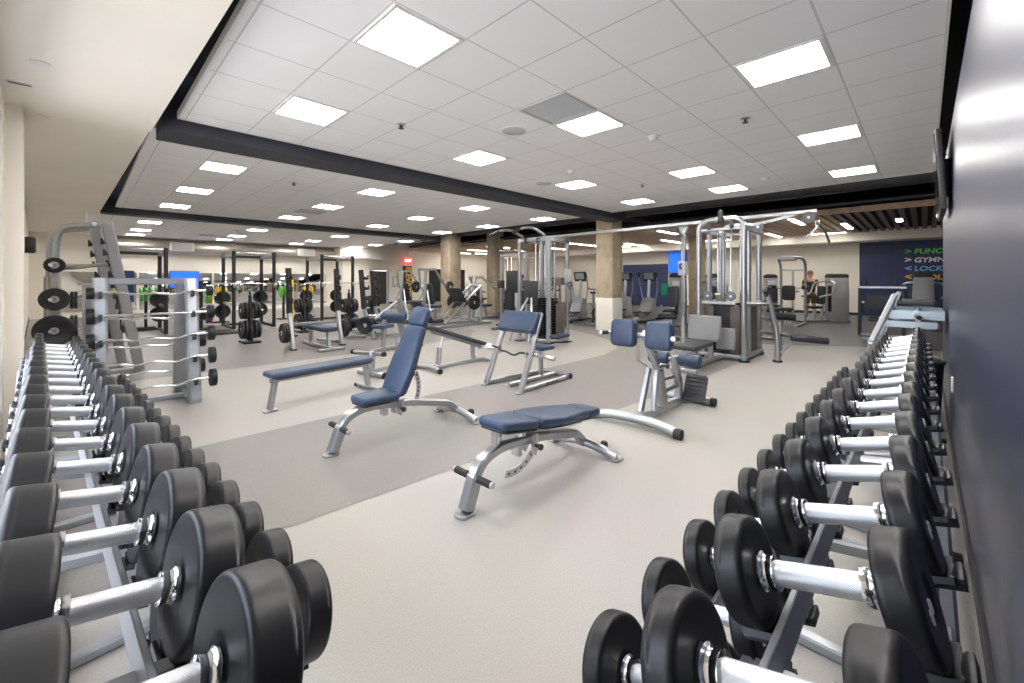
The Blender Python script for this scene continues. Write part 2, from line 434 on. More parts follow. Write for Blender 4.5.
pipe([(11.4, -5, 3.35), (11.4, 20, 3.35)], .06, 'thin black pipe between the thick duct and the timber ceiling, nearer the duct', M_DUCTB)
pipe([(12.5, -5, 3.20), (12.5, 20, 3.20)], .05, 'thin black pipe running beside the timber ceiling fascia', M_DUCTB)
pipe([(9.75, -5, 3.5), (9.75, 5.4, 3.5)], .045, 'small black pipe tucked above the tile edge by the navy wall', M_DUCTB)
pipe([(.4, -.5, 3.5), (.2, 13, 3.5)], .05, 'black pipe in the dark slot between cream soffit and tiles', M_DUCTB)

# galvanised duct on the rear wall with white grilles
t = thing('galvanised_duct', 'long galvanised spiral duct under the ceiling along the rear wall', 'duct', (.6, 22.25, 2.77))
b = MB().cyl((0, 0, 0), (8.65, 0, 0), .27, n=28); b.build('duct_body', M_GALV, t)
for k in range(12): MB().cyl((.3+k*.74, 0, 0), (.33+k*.74, 0, 0), .28, n=28).build('duct_seam', M_GALV, t)
for x in (2.3, 7.2):
    g = MB().box((x, -.27, 0), (.8, .14, .34), bev=.01).build('duct_grille', M_FRAME, t)
    s = MB()
    for q in range(7): s.box((x, -.345, -.12+q*.04), (.7, .008, .014), rot=(.5, 0, 0))
    s.build('louvre', mat('grey_louvre', (.35, .34, .32), .5), g)  # plain grey slats across the white grille box

# ------------------------------------------------------------------ ceiling lights
LB = None
def ceiling_light(x, y, label, group, w=TU-.03, h=TV-.03):
    global LB
    if LB is None:
        LB = thing('ceiling_light', label, 'light', (x, y, ZC), group=group)
        f = MB()
        for s in (-1, 1):
            f.box((s*(w/2-.012), 0, -.004), (.024, h, .014)); f.box((0, s*(h/2-.012), -.004), (w-.048, .024, .014))
        f.build('light_frame', M_FRAME, LB)
        MB().box((0, 0, -.002), (w-.05, h-.05, .008)).build('diffuser', M_LIGHT, LB)
        return LB
    return place(LB, label, (x, y, ZC), (0, 0, 0), group)
cx = lambda i: TX0+TU*(i+.5)
cy = lambda j: TY0+TV*(j+.5)
ROWN = {-2: 'nearest the navy wall', 1: 'in the middle row', 4: 'nearest the first dark beam'}
for j, idx in ((-2, (-2, 2, 6, 10)), (1, (-2, 2, 7, 10)), (4, (-2, 2, 6, 10))):
    for n, i in enumerate(idx):
        ceiling_light(cx(i), cy(j), 'square ceiling light, front bay, %s, %s from camera' % (ROWN[j], ORD[n]), 'light panels in the front ceiling bay')
for a, y in enumerate((7.62, 9.92, 12.33)):
    for n, x in enumerate((1.5, 4.0, 6.52, 9.02)):
        ceiling_light(x, y, 'square ceiling light between dark beams, %s row back, %s from soffit' % (ORD[a], ORD[n]), 'light panels in the middle ceiling bay')
for a, y in enumerate((16.3, 19.05, 21.1)):
    for n, x in enumerate((1.4, 4.2, 7.05, 9.95)):
        ceiling_light(x, y, 'square ceiling light beyond rear beam, %s row back, %s from left' % (ORD[a], ORD[n]), 'light panels in the rear ceiling bay')

# linear lights under the timber ceiling
def linear_light(x0, y0, x1, y1, label):
    c = V3(((x0+x1)/2, (y0+y1)/2, WZ-.018)); L = math.hypot(x1-x0, y1-y0)
    t = thing('linear_light', label, 'light', c, math.atan2(y1-y0, x1-x0), 'linear lights in the timber ceiling')
    MB().box((0, 0, 0), (L+.04, .17, .03), bev=.004).build('light_housing', M_FRAME, t)
    MB().box((0, 0, -.017), (L, .13, .012)).build('diffuser', M_LINE, t)
# fixtures run along Y or X, at their places under the slats
for n, (x, y, lx, ly, lab) in enumerate([
    (14.95, 2.72, 1.7, 0., 'linear ceiling light nearest the hanging cable handle on the right'),
    (17.3, 1.78, 1.8, 0., 'linear ceiling light where pale and dark slats meet'),
    (16.6, .52, .75, .0, 'short ceiling light set in the dark slats above the navy panel'),
    (18.9, 4.2, 2.0, 0., 'linear ceiling light right of the arched cable tower'),
    (19.5, 2.6, 0., 1.1, 'linear ceiling light above the lone grey machine at far right'),
    (15.0, 6.7, 1.5, 0., 'linear ceiling light right of the near column, closest one'),
    (18.75, 8.15, 2.2, 0., 'linear ceiling light right of the near column, second back'),
    (19.1, 10.2, 1.9, 0., 'linear ceiling light over the far navy recess, left one'),
    (19.6, 11.3, 0., 1.1, 'linear ceiling light over the far navy recess, deepest one'),
    (19.5, 6.5, 0., 1.1, 'linear ceiling light seen through the arch of the cable tower'),
    (17.4, 12.0, 2.6, 0., 'linear ceiling light left of the near column, closest'),
    (18.6, 14.6, 1.8, 0., 'linear ceiling light left of the near column, second back'),
    (15.6, 16.3, 1.6, 0., 'linear ceiling light just right of the middle column'),
    (16.7, 18.8, 2.2, 0., 'long linear ceiling light right of the middle column'),
    (19.0, 20.9, 2.0, 0., 'linear ceiling light behind the middle column, farther'),
    (17.0, 21.4, 1.8, 0., 'linear ceiling light closest to the red exit sign'),
    (15.2, 20.3, .8, 0., 'short linear ceiling light left of the middle column')]):
    linear_light(x-lx/2, y-ly/2, x+lx/2, y+ly/2, lab)

# ------------------------------------------------------------------ small ceiling fittings
def sprinkler(x, y, label, z=ZC):
    t = thing('sprinkler', label, 'sprinkler', (x, y, z), group='ceiling sprinklers')
    MB().lathe([(0, 0), (.045, 0), (.045, -.006), (.02, -.012), (0, -.012)]).build('escutcheon', M_STEEL, t)
    MB().cyl((0, 0, -.01), (0, 0, -.04), .012, n=10).cyl((0, 0, -.045), (0, 0, -.048), .03, n=14).tube([(-.016, 0, -.012), (-.022, 0, -.03), (-.01, 0, -.046)], .003, 6).tube([(.016, 0, -.012), (.022, 0, -.03), (.01, 0, -.046)], .003, 6).build('sprinkler_head', M_DKP, t)
def smoke(x, y, label):
    t = thing('smoke_detector', label, 'smoke detector', (x, y, ZC), group='ceiling detectors')
    MB().lathe([(0, 0), (.07, 0), (.07, -.015), (.055, -.02), (0, -.02)]).build('base', M_FRAME, t)
    MB().lathe([(.05, -.018), (.05, -.035), (.035, -.05), (0, -.05)]).build('detector_cap', M_FRAME, t)
def dome(x, y, label):
    t = thing('ceiling_speaker', label, 'speaker', (x, y, ZC), group=None)
    MB().lathe([(0, 0), (.13, 0), (.135, -.006), (.12, -.012), (0, -.016)]).build('speaker_grille', mat('pale_grey_grille', (.55, .57, .58), .6, bump=.4, bscale=500), t)
    MB().lathe([(.135, 0), (.145, 0), (.145, -.008), (.133, -.01)]).build('rim', M_FRAME, t)
def down(x, y, z, label):
    t = thing('downlight', label, 'light', (x, y, z), group='soffit downlights')
    MB().lathe([(.03, 0), (.055, 0), (.055, -.006), (.03, -.006)]).build('rim', M_FRAME, t)
    MB().lathe([(0, -.002), (.031, -.002), (.031, -.004), (0, -.004)]).build('lens', mat('frosted_lens', (.8, .8, .78), .4), t)
sprinkler(4.9, 1.35, 'black sprinkler head between the two nearest lights beside the navy wall')
sprinkler(2.45, 4.1, 'sprinkler head in the tiles near the first beam, beside the second light')
sprinkler(2.6, 7.9, 'sprinkler head right of the first light beyond the near beam')
sprinkler(7.0, 3.6, 'sprinkler head in the front tiled bay toward the concrete column')
smoke(4.75, 2.3, 'round white smoke detector right of the ceiling vent')
smoke(5.35, 3.95, 'white detector dome in front of the row by the near beam')
smoke(8.0, 1.9, 'white detector farthest back in the front tiled bay')
smoke(3.7, 16.9, 'white detector in the rear ceiling bay')
dome(3.45, 3.35, 'round grey flush speaker left of the ceiling vent')
dome(5.7, 4.8, 'round flush ceiling speaker next to the near beam')
down(-.21, 4.51, 2.95, 'small round downlight in the cream soffit, nearest')
down(-.27, 6.1, 2.985, 'small round downlight in the cream soffit, second back')
down(-.5, 12.3, 2.985, 'small round downlight in the cream soffit, farthest')
t = thing('soffit_vent', 'narrow dark slot vent in the cream soffit', 'vent', (-.345, 5.09, 2.95)); MB().box((0, 0, -.003), (.12, .035, .006)).build('slot', M_DKP, t); MB().box((0, .022, -.004), (.13, .008, .008)).box((0, -.022, -.004), (.13, .008, .008)).build('rim', M_FRAME, t)
def vent(x, y, w, h, label):
    t = thing('ceiling_vent', label, 'vent', (x, y, ZC), group='square ceiling vents')
    f = MB()
    for s in (-1, 1): f.box((s*(w/2-.015), 0, -.004), (.03, h, .012)); f.box((0, s*(h/2-.015), -.004), (w-.06, .03, .012))
    f.build('vent_frame', mat('grey_vent', (.5, .52, .55), .5), t)
    MB().box((0, 0, -.001), (w-.06, h-.06, .006)).build('vent_mesh', mat('vent_grille', (.55, .57, .60), .6, bump=.5, bscale=300), t)
vent(cx(1), cy(1), TU-.03, TV-.03, 'grey perforated square return vent beside a ceiling light')
vent(4.0, 11.0, .6, .6, 'grey vent between the beams beside the second light column')
vent(3.4, 19.6, .6, .6, 'grey vent in the rear ceiling bay')

# ------------------------------------------------------------------ wall things
SB = rot_axes(V3((0, -1, 0)), V3((0, 0, 1)), V3((-1, 0, 0)))       # text x -> -Y, y -> Z, facing -X
for n, (arrow, body, z, c, lab) in enumerate([('>', 'FUNC', 2.32, (.2, .75, .12), 'green wayfinding line with right arrow reading FUNC'), ('>', 'GYMN', 2.005, (.85, .83, .85), 'white wayfinding line with right arrow reading GYMN'),
        ('<', 'LOCK', 1.69, (.25, .5, .95), 'light blue wayfinding line with left arrow reading LOCK'), ('<', 'POOL', 1.375, (1., .52, .03), 'orange wayfinding line with left arrow at the bottom')]):
    m = mat('sign_paint_%d' % n, c, .5)
    t = thing('wall_lettering', lab + ' on the navy wall', 'sign', (FARX-.04, .52, z), group='wayfinding text')
    text_mesh('arrow', arrow, .27, m, t, ext=.004, off=.010, mtx=SB.to_4x4() @ Matrix.Diagonal((1.2, 1, 1, 1)))
    text_mesh('lettering', body, .245, m, t, ext=.004, shear=.12, off=.008, space=1.04, mtx=Matrix.Translation((0, -.25, 0)) @ SB.to_4x4() @ Matrix.Diagonal((1.1, 1, 1, 1)))
t = thing('elevator_sign', 'tall navy sign panel with yellow vertical lettering by the door', 'sign', (13.9, BACKY-.03, 0))
MB().box((0, 0, 1.2), (.62, .05, 2.1), bev=.004).build('sign_panel', M_NAVYP, t)
EV = rot_axes(V3((0, 0, -1)), V3((1, 0, 0)), V3((0, -1, 0)))
text_mesh('lettering', 'ELEVATO', .5, mat('sign_yellow', (.85, .55, .02), .5), t, ext=.004, off=.012, space=.86, mtx=Matrix.Translation((-.19, -.03, 2.2)) @ EV.to_4x4())
t = thing('exit_sign', 'red illuminated exit sign above the navy sign panel', 'sign', (13.75, BACKY-.35, 2.3))
MB().box((0, 0, .24), (.52, .05, .44), bev=.008).build('sign_box', mat('exit_red', (.80, .10, .10), .5, emit=.3), t)
MB().cyl((0, 0, .46), (0, 0, .78), .015, n=8).build('bracket', M_FRAME, t)
text_mesh('lettering', 'EXIT', .22, mat('exit_white', (1., .9, .88), .5, emit=.5), t, ext=.004, off=.006, align='CENTER', mtx=Matrix.Translation((0, -.03, .15)) @ rot_axes(V3((1, 0, 0)), V3((0, 0, 1)), V3((0, -1, 0))).to_4x4())
t = thing('framed_notice', 'white framed notice on the wall between door and navy sign', 'notice', (13.1, BACKY-.02, 1.35))
MB().box((0, 0, 0), (.36, .03, .5), bev=.005).build('frame', mat('grey_frame', (.3, .3, .3), .5), t); MB().box((0, -.016, 0), (.3, .01, .44)).build('sheet', M_FRAME, t)
def wall_tv(loc, w, h, axis, label, c, on=1.2):
    t = thing('wall_screen', label, 'screen', loc)
    nx = V3(axis); u = V3((0, 0, 1)).cross(nx)
    rm = rot_axes(u, nx, V3((0, 0, 1)))
    MB().box((0, 0, 0), (w, .05, h), rot=rm, bev=.008).build('casing', M_DKP, t)
    MB().box(nx*.028, (w-.04, .008, h-.04), rot=rm).build('display', c, t)
    MB().box(-nx*.05, (w*.4, .06, h*.4), rot=rm).build('bracket', M_BLACK, t)
M_SCR = mat('lit_blue_screen', (.01, .10, .80), .3, emit=.38)
wall_tv((FARX-.1, 9.05, 2.3), .95, 1.05, (-1, 0, 0), 'bright blue screen on the far wall right of the navy recess', M_SCR)
wall_tv((3.05, BACKY-.1, 1.42), 1.0, .72, (0, -1, 0), 'bright blue screen among the mirrors behind the curl bar rack', M_SCR)
wall_tv((1.0, BACKY-.1, 1.15), .9, 1.25, (0, -1, 0), 'dark blue screen behind the tall notched squat rack', mat('dim_blue_screen', (.02, .035, .12), .2))
# rear mirrors
n = 0
for x0 in (-.9, 1.6, 4.1, 6.6):
    o = MB().box((x0+1.2+.02, BACKY-.02, .96), (2.42, .02, 1.5), bev=.003).build('mirror_panel', M_MIRROR)
    tag(o, 'wide mirror on the rear wall behind the squat racks, %s from the left' % ORD[n], 'mirror', 'mirrors on the rear wall'); n += 1
# slim screen seen edge-on high on the navy wall
t = thing('wall_screen', 'slim black screen seen edge on, high on the near navy wall', 'screen', (5.6, -.115, 2.22))
MB().box((0, .015, .12), (1.1, .04, .68), rot=(R(-3), 0, 0), bev=.008).build('casing', M_DKP, t)
MB().box((0, .0385, .121), (1.05, .006, .62), rot=(R(-3), 0, 0)).build('display', mat('dark_screen', (.01, .011, .013), .12), t)
MB().box((0, -.028, .12), (.35, .05, .3), bev=.004).build('bracket', M_BLACK, t)
t = thing('wall_plug', 'small white wall plate low on the near navy wall', 'wall plate', (4.9, -.165, .56))
MB().box((0, .004, 0), (.07, .012, .115), bev=.003).build('plate', M_FRAME, t); MB().box((0, .011, .025), (.03, .004, .03), bev=.002).box((0, .011, -.025), (.03, .004, .03), bev=.002).build('socket', M_SHROUD, t)
t = thing('wall_speaker', 'small black speaker high on the left wall beyond the pier', 'speaker', (-.57, 9.7, 1.93))
MB().box((0, 0, 0), (.14, .16, .24), bev=.015).build('cabinet', M_DKP, t); MB().box((.072, 0, 0), (.01, .13, .2), bev=.003).build('grille', M_BLACK, t)
# ================================================================== DUMBBELLS AND THEIR RACKS
DBP = {}
def dumbbell_proto(Rh, label, group, SEP, T):
    """axis along local x: front head at -x, back head at +x"""
    t = thing('dumbbell', label, 'dumbbell', group=group)
    hx = SEP/2; rh = .0205
    MB().cyl((-hx+T/2+.018, 0, 0), (hx-T/2-.018, 0, 0), rh, n=24).build('handle', M_KNURL, t)
    for s in (-1, 1):
        c = s*hx; i = -s
        e = .0065
        half = [(0, 0.), (Rh*.33, 0.), (Rh*.36, -.0025), (Rh*.40, -.003), (Rh-e*2.2, -.003), (Rh-e*1.5, -.003), (Rh-e, -.0022), (Rh-e*.45, 0.), (Rh-e*.12, e*.5), (Rh, e*1.2), (Rh, e*1.6)]
        pr = [(r, -T/2+.003+z) for r, z in half]+[(Rh, T/2-.02), (Rh, T/2-.003-e*1.6)]+[(r, T/2-.003-z) for r, z in reversed(half)]
        h = MB().lathe(pr, (c, 0, 0), (s, 0, 0), 48).build('head', M_RUB, t, sharp=60)
        MB().lathe([(0, 0), (.032, 0), (.032, .004), (.030, .006), (.0275, .009), (.0265, .014), (.0285, .017), (.0285, .026), (.0215, .028), (0, .028)], (c+i*(T/2+.002), 0, 0), (i, 0, 0), 28).build('collar', M_CHROME, t)
        # cast white markings on the outer face
        m = MB(); xo = c+s*(T/2+.0005)
        a = -Rh*.30
        m.tube([(xo, a+.0065*math.cos(q*PI/6), .008*math.sin(q*PI/6)+Rh*.02) for q in range(12)], .0022, 6, closed=True)
        m.tube([(xo, a-.018+.005*math.cos(q*PI/6), .008*math.sin(q*PI/6)-Rh*.04) for q in range(12)], .0022, 6, closed=True)
        m.build('weight_marking', M_FRAME, h)
    return t

SADP = {}
def build_rack(side, L, n, u0, du, zf, v_up, v_low, z_low, Rfun, Tfun, gap, slope, low_scale, low_first, desc, frames, ulen):
    """L(u,v,z) -> world.  v is distance out from the wall side."""
    SEP = gap+Tfun(0)
    U = (L(1, 0, 0)-L(0, 0, 0)).normalized(); N = (L(0, 1, 0)-L(0, 0, 0)).normalized(); Z = V3((0, 0, 1))
    base = L(u0, .2, 0)
    rk = thing('dumbbell_rack', 'two tier grey steel dumbbell rack standing along %s' % desc[0], 'dumbbell rack', base, group=None)
    l = lambda u, v, z: L(u, v, z)-base
    tiers = [(v_up, zf, 'upper'), (v_low, z_low, 'lower')]
    dz = slope; dv = 1.
    tilt = (N*(-dv)+Z*dz).normalized()       # from front head to back head
    up = U.cross(tilt); up = up if up.z > 0 else -up
    uA, uB = u0-.18, u0+ulen
    for (vf, zc, nm) in tiers:
        r0 = Rfun(0)
        # rails: front one just inside the front heads, back one outside the back heads
        for (vr, zr) in ((vf-(.068 if side == 'right' else .094), zc-.075), (vf-SEP-.017, zc-.045)):
            b = MB(); b.bar([l(uA, vr, zr), l(uB, vr, zr)], .012, .048, up=up, c=.002)
            b.build('rail', M_RACK, rk)
    for uu in frames:
        f = MB()
        f.bar([l(uu, -.10, .022), l(uu, v_low+.10, .022)], .05, .04)
        f.bar([l(uu, -.07, .03), l(uu, -.025, zf-.07)], .05, .065, up=U)
        f.bar([l(uu, v_low-.05, .03), l(uu, v_low-.20, z_low-.03), l(uu, .20, zf-.11)], .05, .05, up=U, fil=.12)
        f.bar([l(uu, -.03, zf-.08), l(uu, .20, zf-.115)], .045, .05, up=U)
        f.bar([l(uu, -.05, z_low-.02), l(uu, v_low-.07, z_low-.10)], .045, .05, up=U)
        f.build('side_frame', M_RACK, rk)
        g = MB()
        for v in (-.10, v_low+.09): g.box(l(uu, v, .012), (.075, .075, .024), bev=.006)
        g.build('foot_pad', M_RUBB, rk)
    b = MB(); b.bar([l(uA, -.05, .28), l(uB, -.05, .28)], .03, .05); b.build('rear_brace', M_RACK, rk)
    # saddles and dumbbells
    for ti, (vf, zc, nm) in enumerate(tiers):
        for k in range(0 if ti == 0 else low_first, n):
            Rh = round(Rfun(k)*(1. if ti == 0 else low_scale)/.006)*.006; T = round(Tfun(k)/.005)*.005; SEP = gap+T
            u = u0+du*k
            pf = L(u, vf, zc); c = pf+tilt*(SEP/2)
            rm = rot_axes(tilt, Z.cross(tilt).normalized(), tilt.cross(Z.cross(tilt).normalized()))
            lab = 'black steel-handled dumbbell on %s tier by %s, %s from camera' % (nm, desc[1], ORD[k])
            grp = 'dumbbells on the %s tier by %s' % (nm, desc[1])
            key = (Rh, SEP)
            if key not in DBP:
                DBP[key] = dumbbell_proto(Rh, lab, grp, SEP, T); o = DBP[key]
                o.location = c; o.rotation_euler = rm.to_euler()
            else: o = place(DBP[key], lab, c, rm.to_euler(), grp)
            # saddle pair: cradles under both heads
            if (side, Rh, T) not in SADP:
                ob = []
                for q_ in (-1, 1):
                    q = MB(); arc = [((Rh+.0065)*math.cos(R(-90+a*7)), (Rh+.0065)*math.sin(R(-90+a*7))) for a in range(-4, 5)]
                    xc = q_*SEP/2+(.004 if q_ < 0 else .010)
                    q.sweep([(xc, x, z) for x, z in arc], [(-.024, -.0055), (.024, -.0055), (.024, .0055), (-.024, .0055)], up=(0, 0, 1))
                    zt = -(Rh+.012)
                    if q_ < 0: q.prism([(-.03, .0), (.045, .0), (.045, .030), (.036, .030), (.034, .012), (-.03, .006)], (xc, 0, zt-.004), X, Z, .07, bev=.002)
                    else: q.prism([(-.03, .006), (.02, .012), (.034, .022), (.042, .022), (.042, 0), (-.03, 0)], (xc-.004, 0, zt-.004), X, Z, .07, bev=.002)
                    ob.append(q)
                sa = ob[0].build('saddle', M_DKP, rk); sb_ = ob[1].build('saddle', M_DKP, rk)
                SADP[(side, Rh, T)] = (sa, sb_); pair = (sa, sb_)
            else:
                pair = tuple(x.copy() for x in SADP[(side, Rh, T)])
                for x in pair: COL.objects.link(x); x.parent = rk
            for x in pair:
                x.location = c-base; x.rotation_euler = rm.to_euler()
    return rk
X, Y, Z = V3((1, 0, 0)), V3((0, 1, 0)), V3((0, 0, 1))
build_rack('right', lambda u, v, z: V3((u, v, z)), 17, .603, .277, .855, .240, .515, .490, lambda k: .0905-.0006*k, lambda k: .050-.0006*k, .182, .30, 1.22, 0,
           ('the navy wall', 'the navy wall'), [.78, 1.95, 3.06, 4.33, 5.2], 4.75)
dn = math.hypot(1, .05)
build_rack('left', lambda u, v, z: V3((-.043, 0, 0))+V3((-.05, 1, 0))/dn*u+V3((1, .05, 0))/dn*v+V3((0, 0, z)), 18, .743, .267, .812, .257, .555, .43, lambda k: .1275-.0016*k, lambda k: .075-.0017*k, .176, .20, 1.0, 2,
           ('the left side of the room', 'the left wall'), [.95, 2.2, 3.45, 4.7, 5.4], 4.85)
# ================================================================== EQUIPMENT HELPERS
X, Y, Z = V3((1, 0, 0)), V3((0, 1, 0)), V3((0, 0, 1))
def pad_poly(outline, o, u, v, th, m, name, parent, bev=None):
    bev = min(th*.42, .024) if bev is None else bev
    return MB().prism(outline, o, u, v, th, bev=bev, seg=3).build(name, m, parent, sharp=60)
def rrect(w, h, r=.03, n=4, cx=0., cy=0.):
    out = []
    for sx, sy, a0 in ((1, 1, 0), (-1, 1, 90), (-1, -1, 180), (1, -1, 270)):
        for k in range(n+1):
            a = R(a0+90*k/n); out.append((cx+sx*(w/2-r)+r*math.cos(a), cy+sy*(h/2-r)+r*math.sin(a)))
    return out
def pad(c, w, h, th, u, v, m, name, parent, r=.035):
    return pad_poly(rrect(w, h, r), c, u, v, th, m, name, parent)
def roller(a, b, r, m, name, parent):
    return MB().cyl(a, b, r, n=24, bev=min(.02, r*.35)).build(name, m, parent, sharp=60)
def tubep(pts, r, m, name, parent, fil=0., n=10):
    return MB().tube(pts, r, n, fil).build(name, m, parent)
def barp(pts, w, h, m, name, parent, fil=0., up=(0, 0, 1)):
    return MB().bar(pts, w, h, fil, up).build(name, m, parent)
PLP = {}
def plate(c, ax, r, label, group, th=.035):
    key = (round(r, 3), th)
    ax = V3(ax).normalized(); q = ax.to_track_quat('Z', 'Y').to_euler()
    if key not in PLP:
        t = thing('weight_plate', label, 'weight plate', group=group)
        h = th/2
        MB().lathe([(.026, -h), (.05, -h), (.055, -h*.55), (r*.68, -h*.55), (r*.74, -h), (r-.006, -h), (r, -h+.006), (r, h-.006), (r-.006, h), (r*.74, h), (r*.68, h*.55), (.055, h*.55), (.05, h), (.026, h), (.026, -h)], n=30).build('disc', M_IRON, t)
        MB().lathe([(.0255, -h-.002), (.046, -h-.002), (.046, h+.002), (.0255, h+.002), (.0255, -h-.002)], n=20).build('hub_ring', M_STEEL, t)
        t.location = c; t.rotation_euler = q; PLP[key] = t; return t
    return place(PLP[key], label, c, q, group)
def plates(c, ax, rs, label, group, gap=.04):
    """a short stack along a peg, label takes the ordinal"""
    c = V3(c); ax = V3(ax).normalized()
    for k, r in enumerate(rs):
        lab = label if len(rs) == 1 else label + ', %s from the peg end' % ORD[len(rs)-1-k]
        plate(c+ax*(k*gap), ax, r, lab, group)

# ------------------------------------------------------------------ adjustable benches
def adjustable_bench(label, loc, rz, ang, zs=.392, stilt=0.):
    t = thing('adjustable_bench', label, 'weight bench', loc, rz, 'adjustable benches')
    barp([(.015, 0, .03), (.115, 0, .27), (.29, 0, .325), (.70, 0, .285), (1.20, 0, .17), (1.30, 0, .065)], .062, .075, M_SILV, 'main_frame', t, fil=.14, up=(0, 1, 0))
    barp([(.02, 0, .03), (.085, 0, .19)], .078, .088, M_SILV, 'leg_sleeve', t, up=(0, 1, 0))
    MB().prism(rrect(.13, .10, .045), (.01, 0, .010), X, Y, .018, bev=.004).build('front_foot', M_SILV, t)
    tubep([(1.30, -.30, .03), (1.285, -.21, .06), (1.29, 0, .085), (1.285, .21, .06), (1.30, .30, .03)], .034, M_SILV, 'rear_stabiliser', t, fil=.1, n=12)
    for s in (-1, 1):
        MB().prism(rrect(.12, .075, .03), (1.31, s*.30, .010), X, Y, .018, bev=.004).build('rear_foot', M_SILV, t)
    MB().cyl((1.34, -.19, .075), (1.34, -.15, .075), .035, n=18, bev=.008).build('transport_wheel', M_RUBB, t)
    fr = MB().cyl((.075, -.17, .205), (.075, .17, .205), .014, n=14).cyl((.075, -.03, .205), (.075, .03, .205), .026, n=16, bev=.004).build('foot_bar', M_STEEL, t)
    for s in (-1, 1):
        MB().cyl((.075, s*.045, .205), (.075, s*.155, .205), .022, n=16, bev=.004).build('foam_grip', M_RUBB, fr)
        MB().cyl((.075, s*.156, .205), (.075, s*.172, .205), .020, n=16, bev=.004).build('end_cap', M_STEEL, fr)
    # seat
    zt = zs; su = V3((math.cos(stilt), 0, math.sin(stilt)))
    so = [(-.18, -.095), (-.155, -.125), (.13, -.15), (.165, -.135), (.165, .135), (.13, .15), (-.155, .125), (-.18, .095)]
    sp = pad_poly(so, (.395, 0, zt), su, Y, .062, M_BLUE, 'seat', t, bev=.024)
    MB().prism([(x*.93, y*.93) for x, y in so], (.395, 0, zt-.037), su, Y, .014, bev=.003).build('seat_board', M_DKP, sp)
    m = MB()
    for s in (-1, 1): m.prism([(-.11, .03), (.13, .03), (.13, -.01), (.02, -.05), (-.11, -.035)], (.40, s*.034, zt-.055), X, Z, .006, bev=.001)
    m.prism(rrect(.04, .08, .01), (.475, 0, .255), X, Z, .07, bev=.004)
    if stilt: m.bar([(.27, 0, .32), (.27, 0, zt+.0)], .05, .035, up=(1, 0, 0)).bar([(.52, 0, .30), (.54, 0, zt-.05)], .05, .035, up=(1, 0, 0))
    m.build('seat_bracket', M_STEEL, t)
    # back
    a = R(ang); u = V3((math.cos(a), 0, math.sin(a))); n = V3((-math.sin(a), 0, math.cos(a)))
    pv = V3((.575, 0, zt-.02+(.18*math.sin(stilt)))); o = pv+n*.02
    L = .83
    bo = [(.0, -.13), (.025, -.155), (.20, -.175), (.34, -.165), (.50, -.136), (.645, -.122), (.645, .122), (.50, .136), (.34, .165), (.20, .175), (.025, .155), (0, .13)]
    bp_ = pad_poly(bo, o, u, Y, .066, M_BLUE, 'backrest', t, bev=.025)
    ho = [(.648, -.122), (.78, -.125), (.815, -.108), (.83, -.07), (.83, .07), (.815, .108), (.78, .125), (.648, .122)]
    pad_poly(ho, o, u, Y, .066, M_BLUE, 'head_section', bp_, bev=.022)
    MB().prism([(x*.95+.02, y*.9) for x, y in bo[:6]] + [(.80, -.09), (.80, .09)] + [(x*.95+.02, y*.9) for x, y in bo[6:]], o-n*.038, u, Y, .014, bev=.003).build('back_board', M_DKP, bp_)
    m = MB()
    for s in (-1, 1): m.bar([pv+u*.02-n*.045+Y*s*.05, pv+u*.62-n*.045+Y*s*.05], .03, .03)
    m.bar([pv+u*.3-n*.045-Y*.05, pv+u*.3-n*.045+Y*.05], .04, .025)
    m.build('back_rails', M_SILV, bp_)
    # perforated quadrant that sets the angle (moves with the back)
    m = MB(); arc = []
    rr0, rr1 = .25, .30
    a0 = R(-108); a1 = R(-6)
    for k in range(15): q = a0+(a1-a0)*k/14; arc.append((rr1*math.cos(q), rr1*math.sin(q)))
    for k in range(14, -1, -1): q = a0+(a1-a0)*k/14; arc.append((rr0*math.cos(q), rr0*math.sin(q)))
    pc = V3((.45, 0, .385))
    m.prism([(x, z) for x, z in arc if True], pc+V3((0, .0, .0)), X, Z, .008, bev=.001)
    if ang < 30:
        qd = m.build('adjustment_arc', M_STEEL, t)
    else:
        m.bm.free(); m = MB(); arc = []
        c = V3((.56, 0, .40)); r1, r0 = .30, .255
        for k in range(15): q = R(-40+70*k/14); arc.append((r1*math.cos(q), r1*math.sin(q)))
        for k in range(14, -1, -1): q = R(-40+70*k/14); arc.append((r0*math.cos(q), r0*math.sin(q)))
        m.prism(arc, c, X, Z, .008, bev=.001); qd = m.build('adjustment_arc', M_STEEL, t); pc = c; a0, a1 = R(-38), R(28)
    for k in range(8):
        q = a0+(a1-a0)*(k+.5)/8; rm = .275
        MB().cyl(pc+V3((rm*math.cos(q), -.0055, rm*math.sin(q))), pc+V3((rm*math.cos(q), .0055, rm*math.sin(q))), .009, n=10).build('pin_hole', M_DKP, qd)
    MB().prism([(-.03, .06), (.03, .06), (.035, -.05), (0, -.09), (-.05, -.05)], (.62, -.045, .27), X, Z, .008, bev=.001).prism([(-.03, .06), (.03, .06), (.035, -.05), (0, -.09), (-.05, -.05)], (.62, .045, .27), X, Z, .008, bev=.001).cyl((.62, -.05, .27), (.62, .05, .27), .014, n=10).build('pivot_bracket', M_STEEL, t)
    MB().cyl((.62, -.05, .25), (.62, -.085, .25), .012, n=10).cyl((.62, -.08, .25), (.62, -.105, .25), .022, n=14, bev=.006).build('pull_pin', M_DKP, t)
    return t
adjustable_bench('adjustable bench laid flat with navy pads, nearest the camera', (1.585, 1.955, 0), R(2.2), -8.0, .462, R(-9))
adjustable_bench('adjustable bench with its navy backrest raised upright, on the grey floor band', (1.38, 3.38, 0), R(1.6), 66.5)

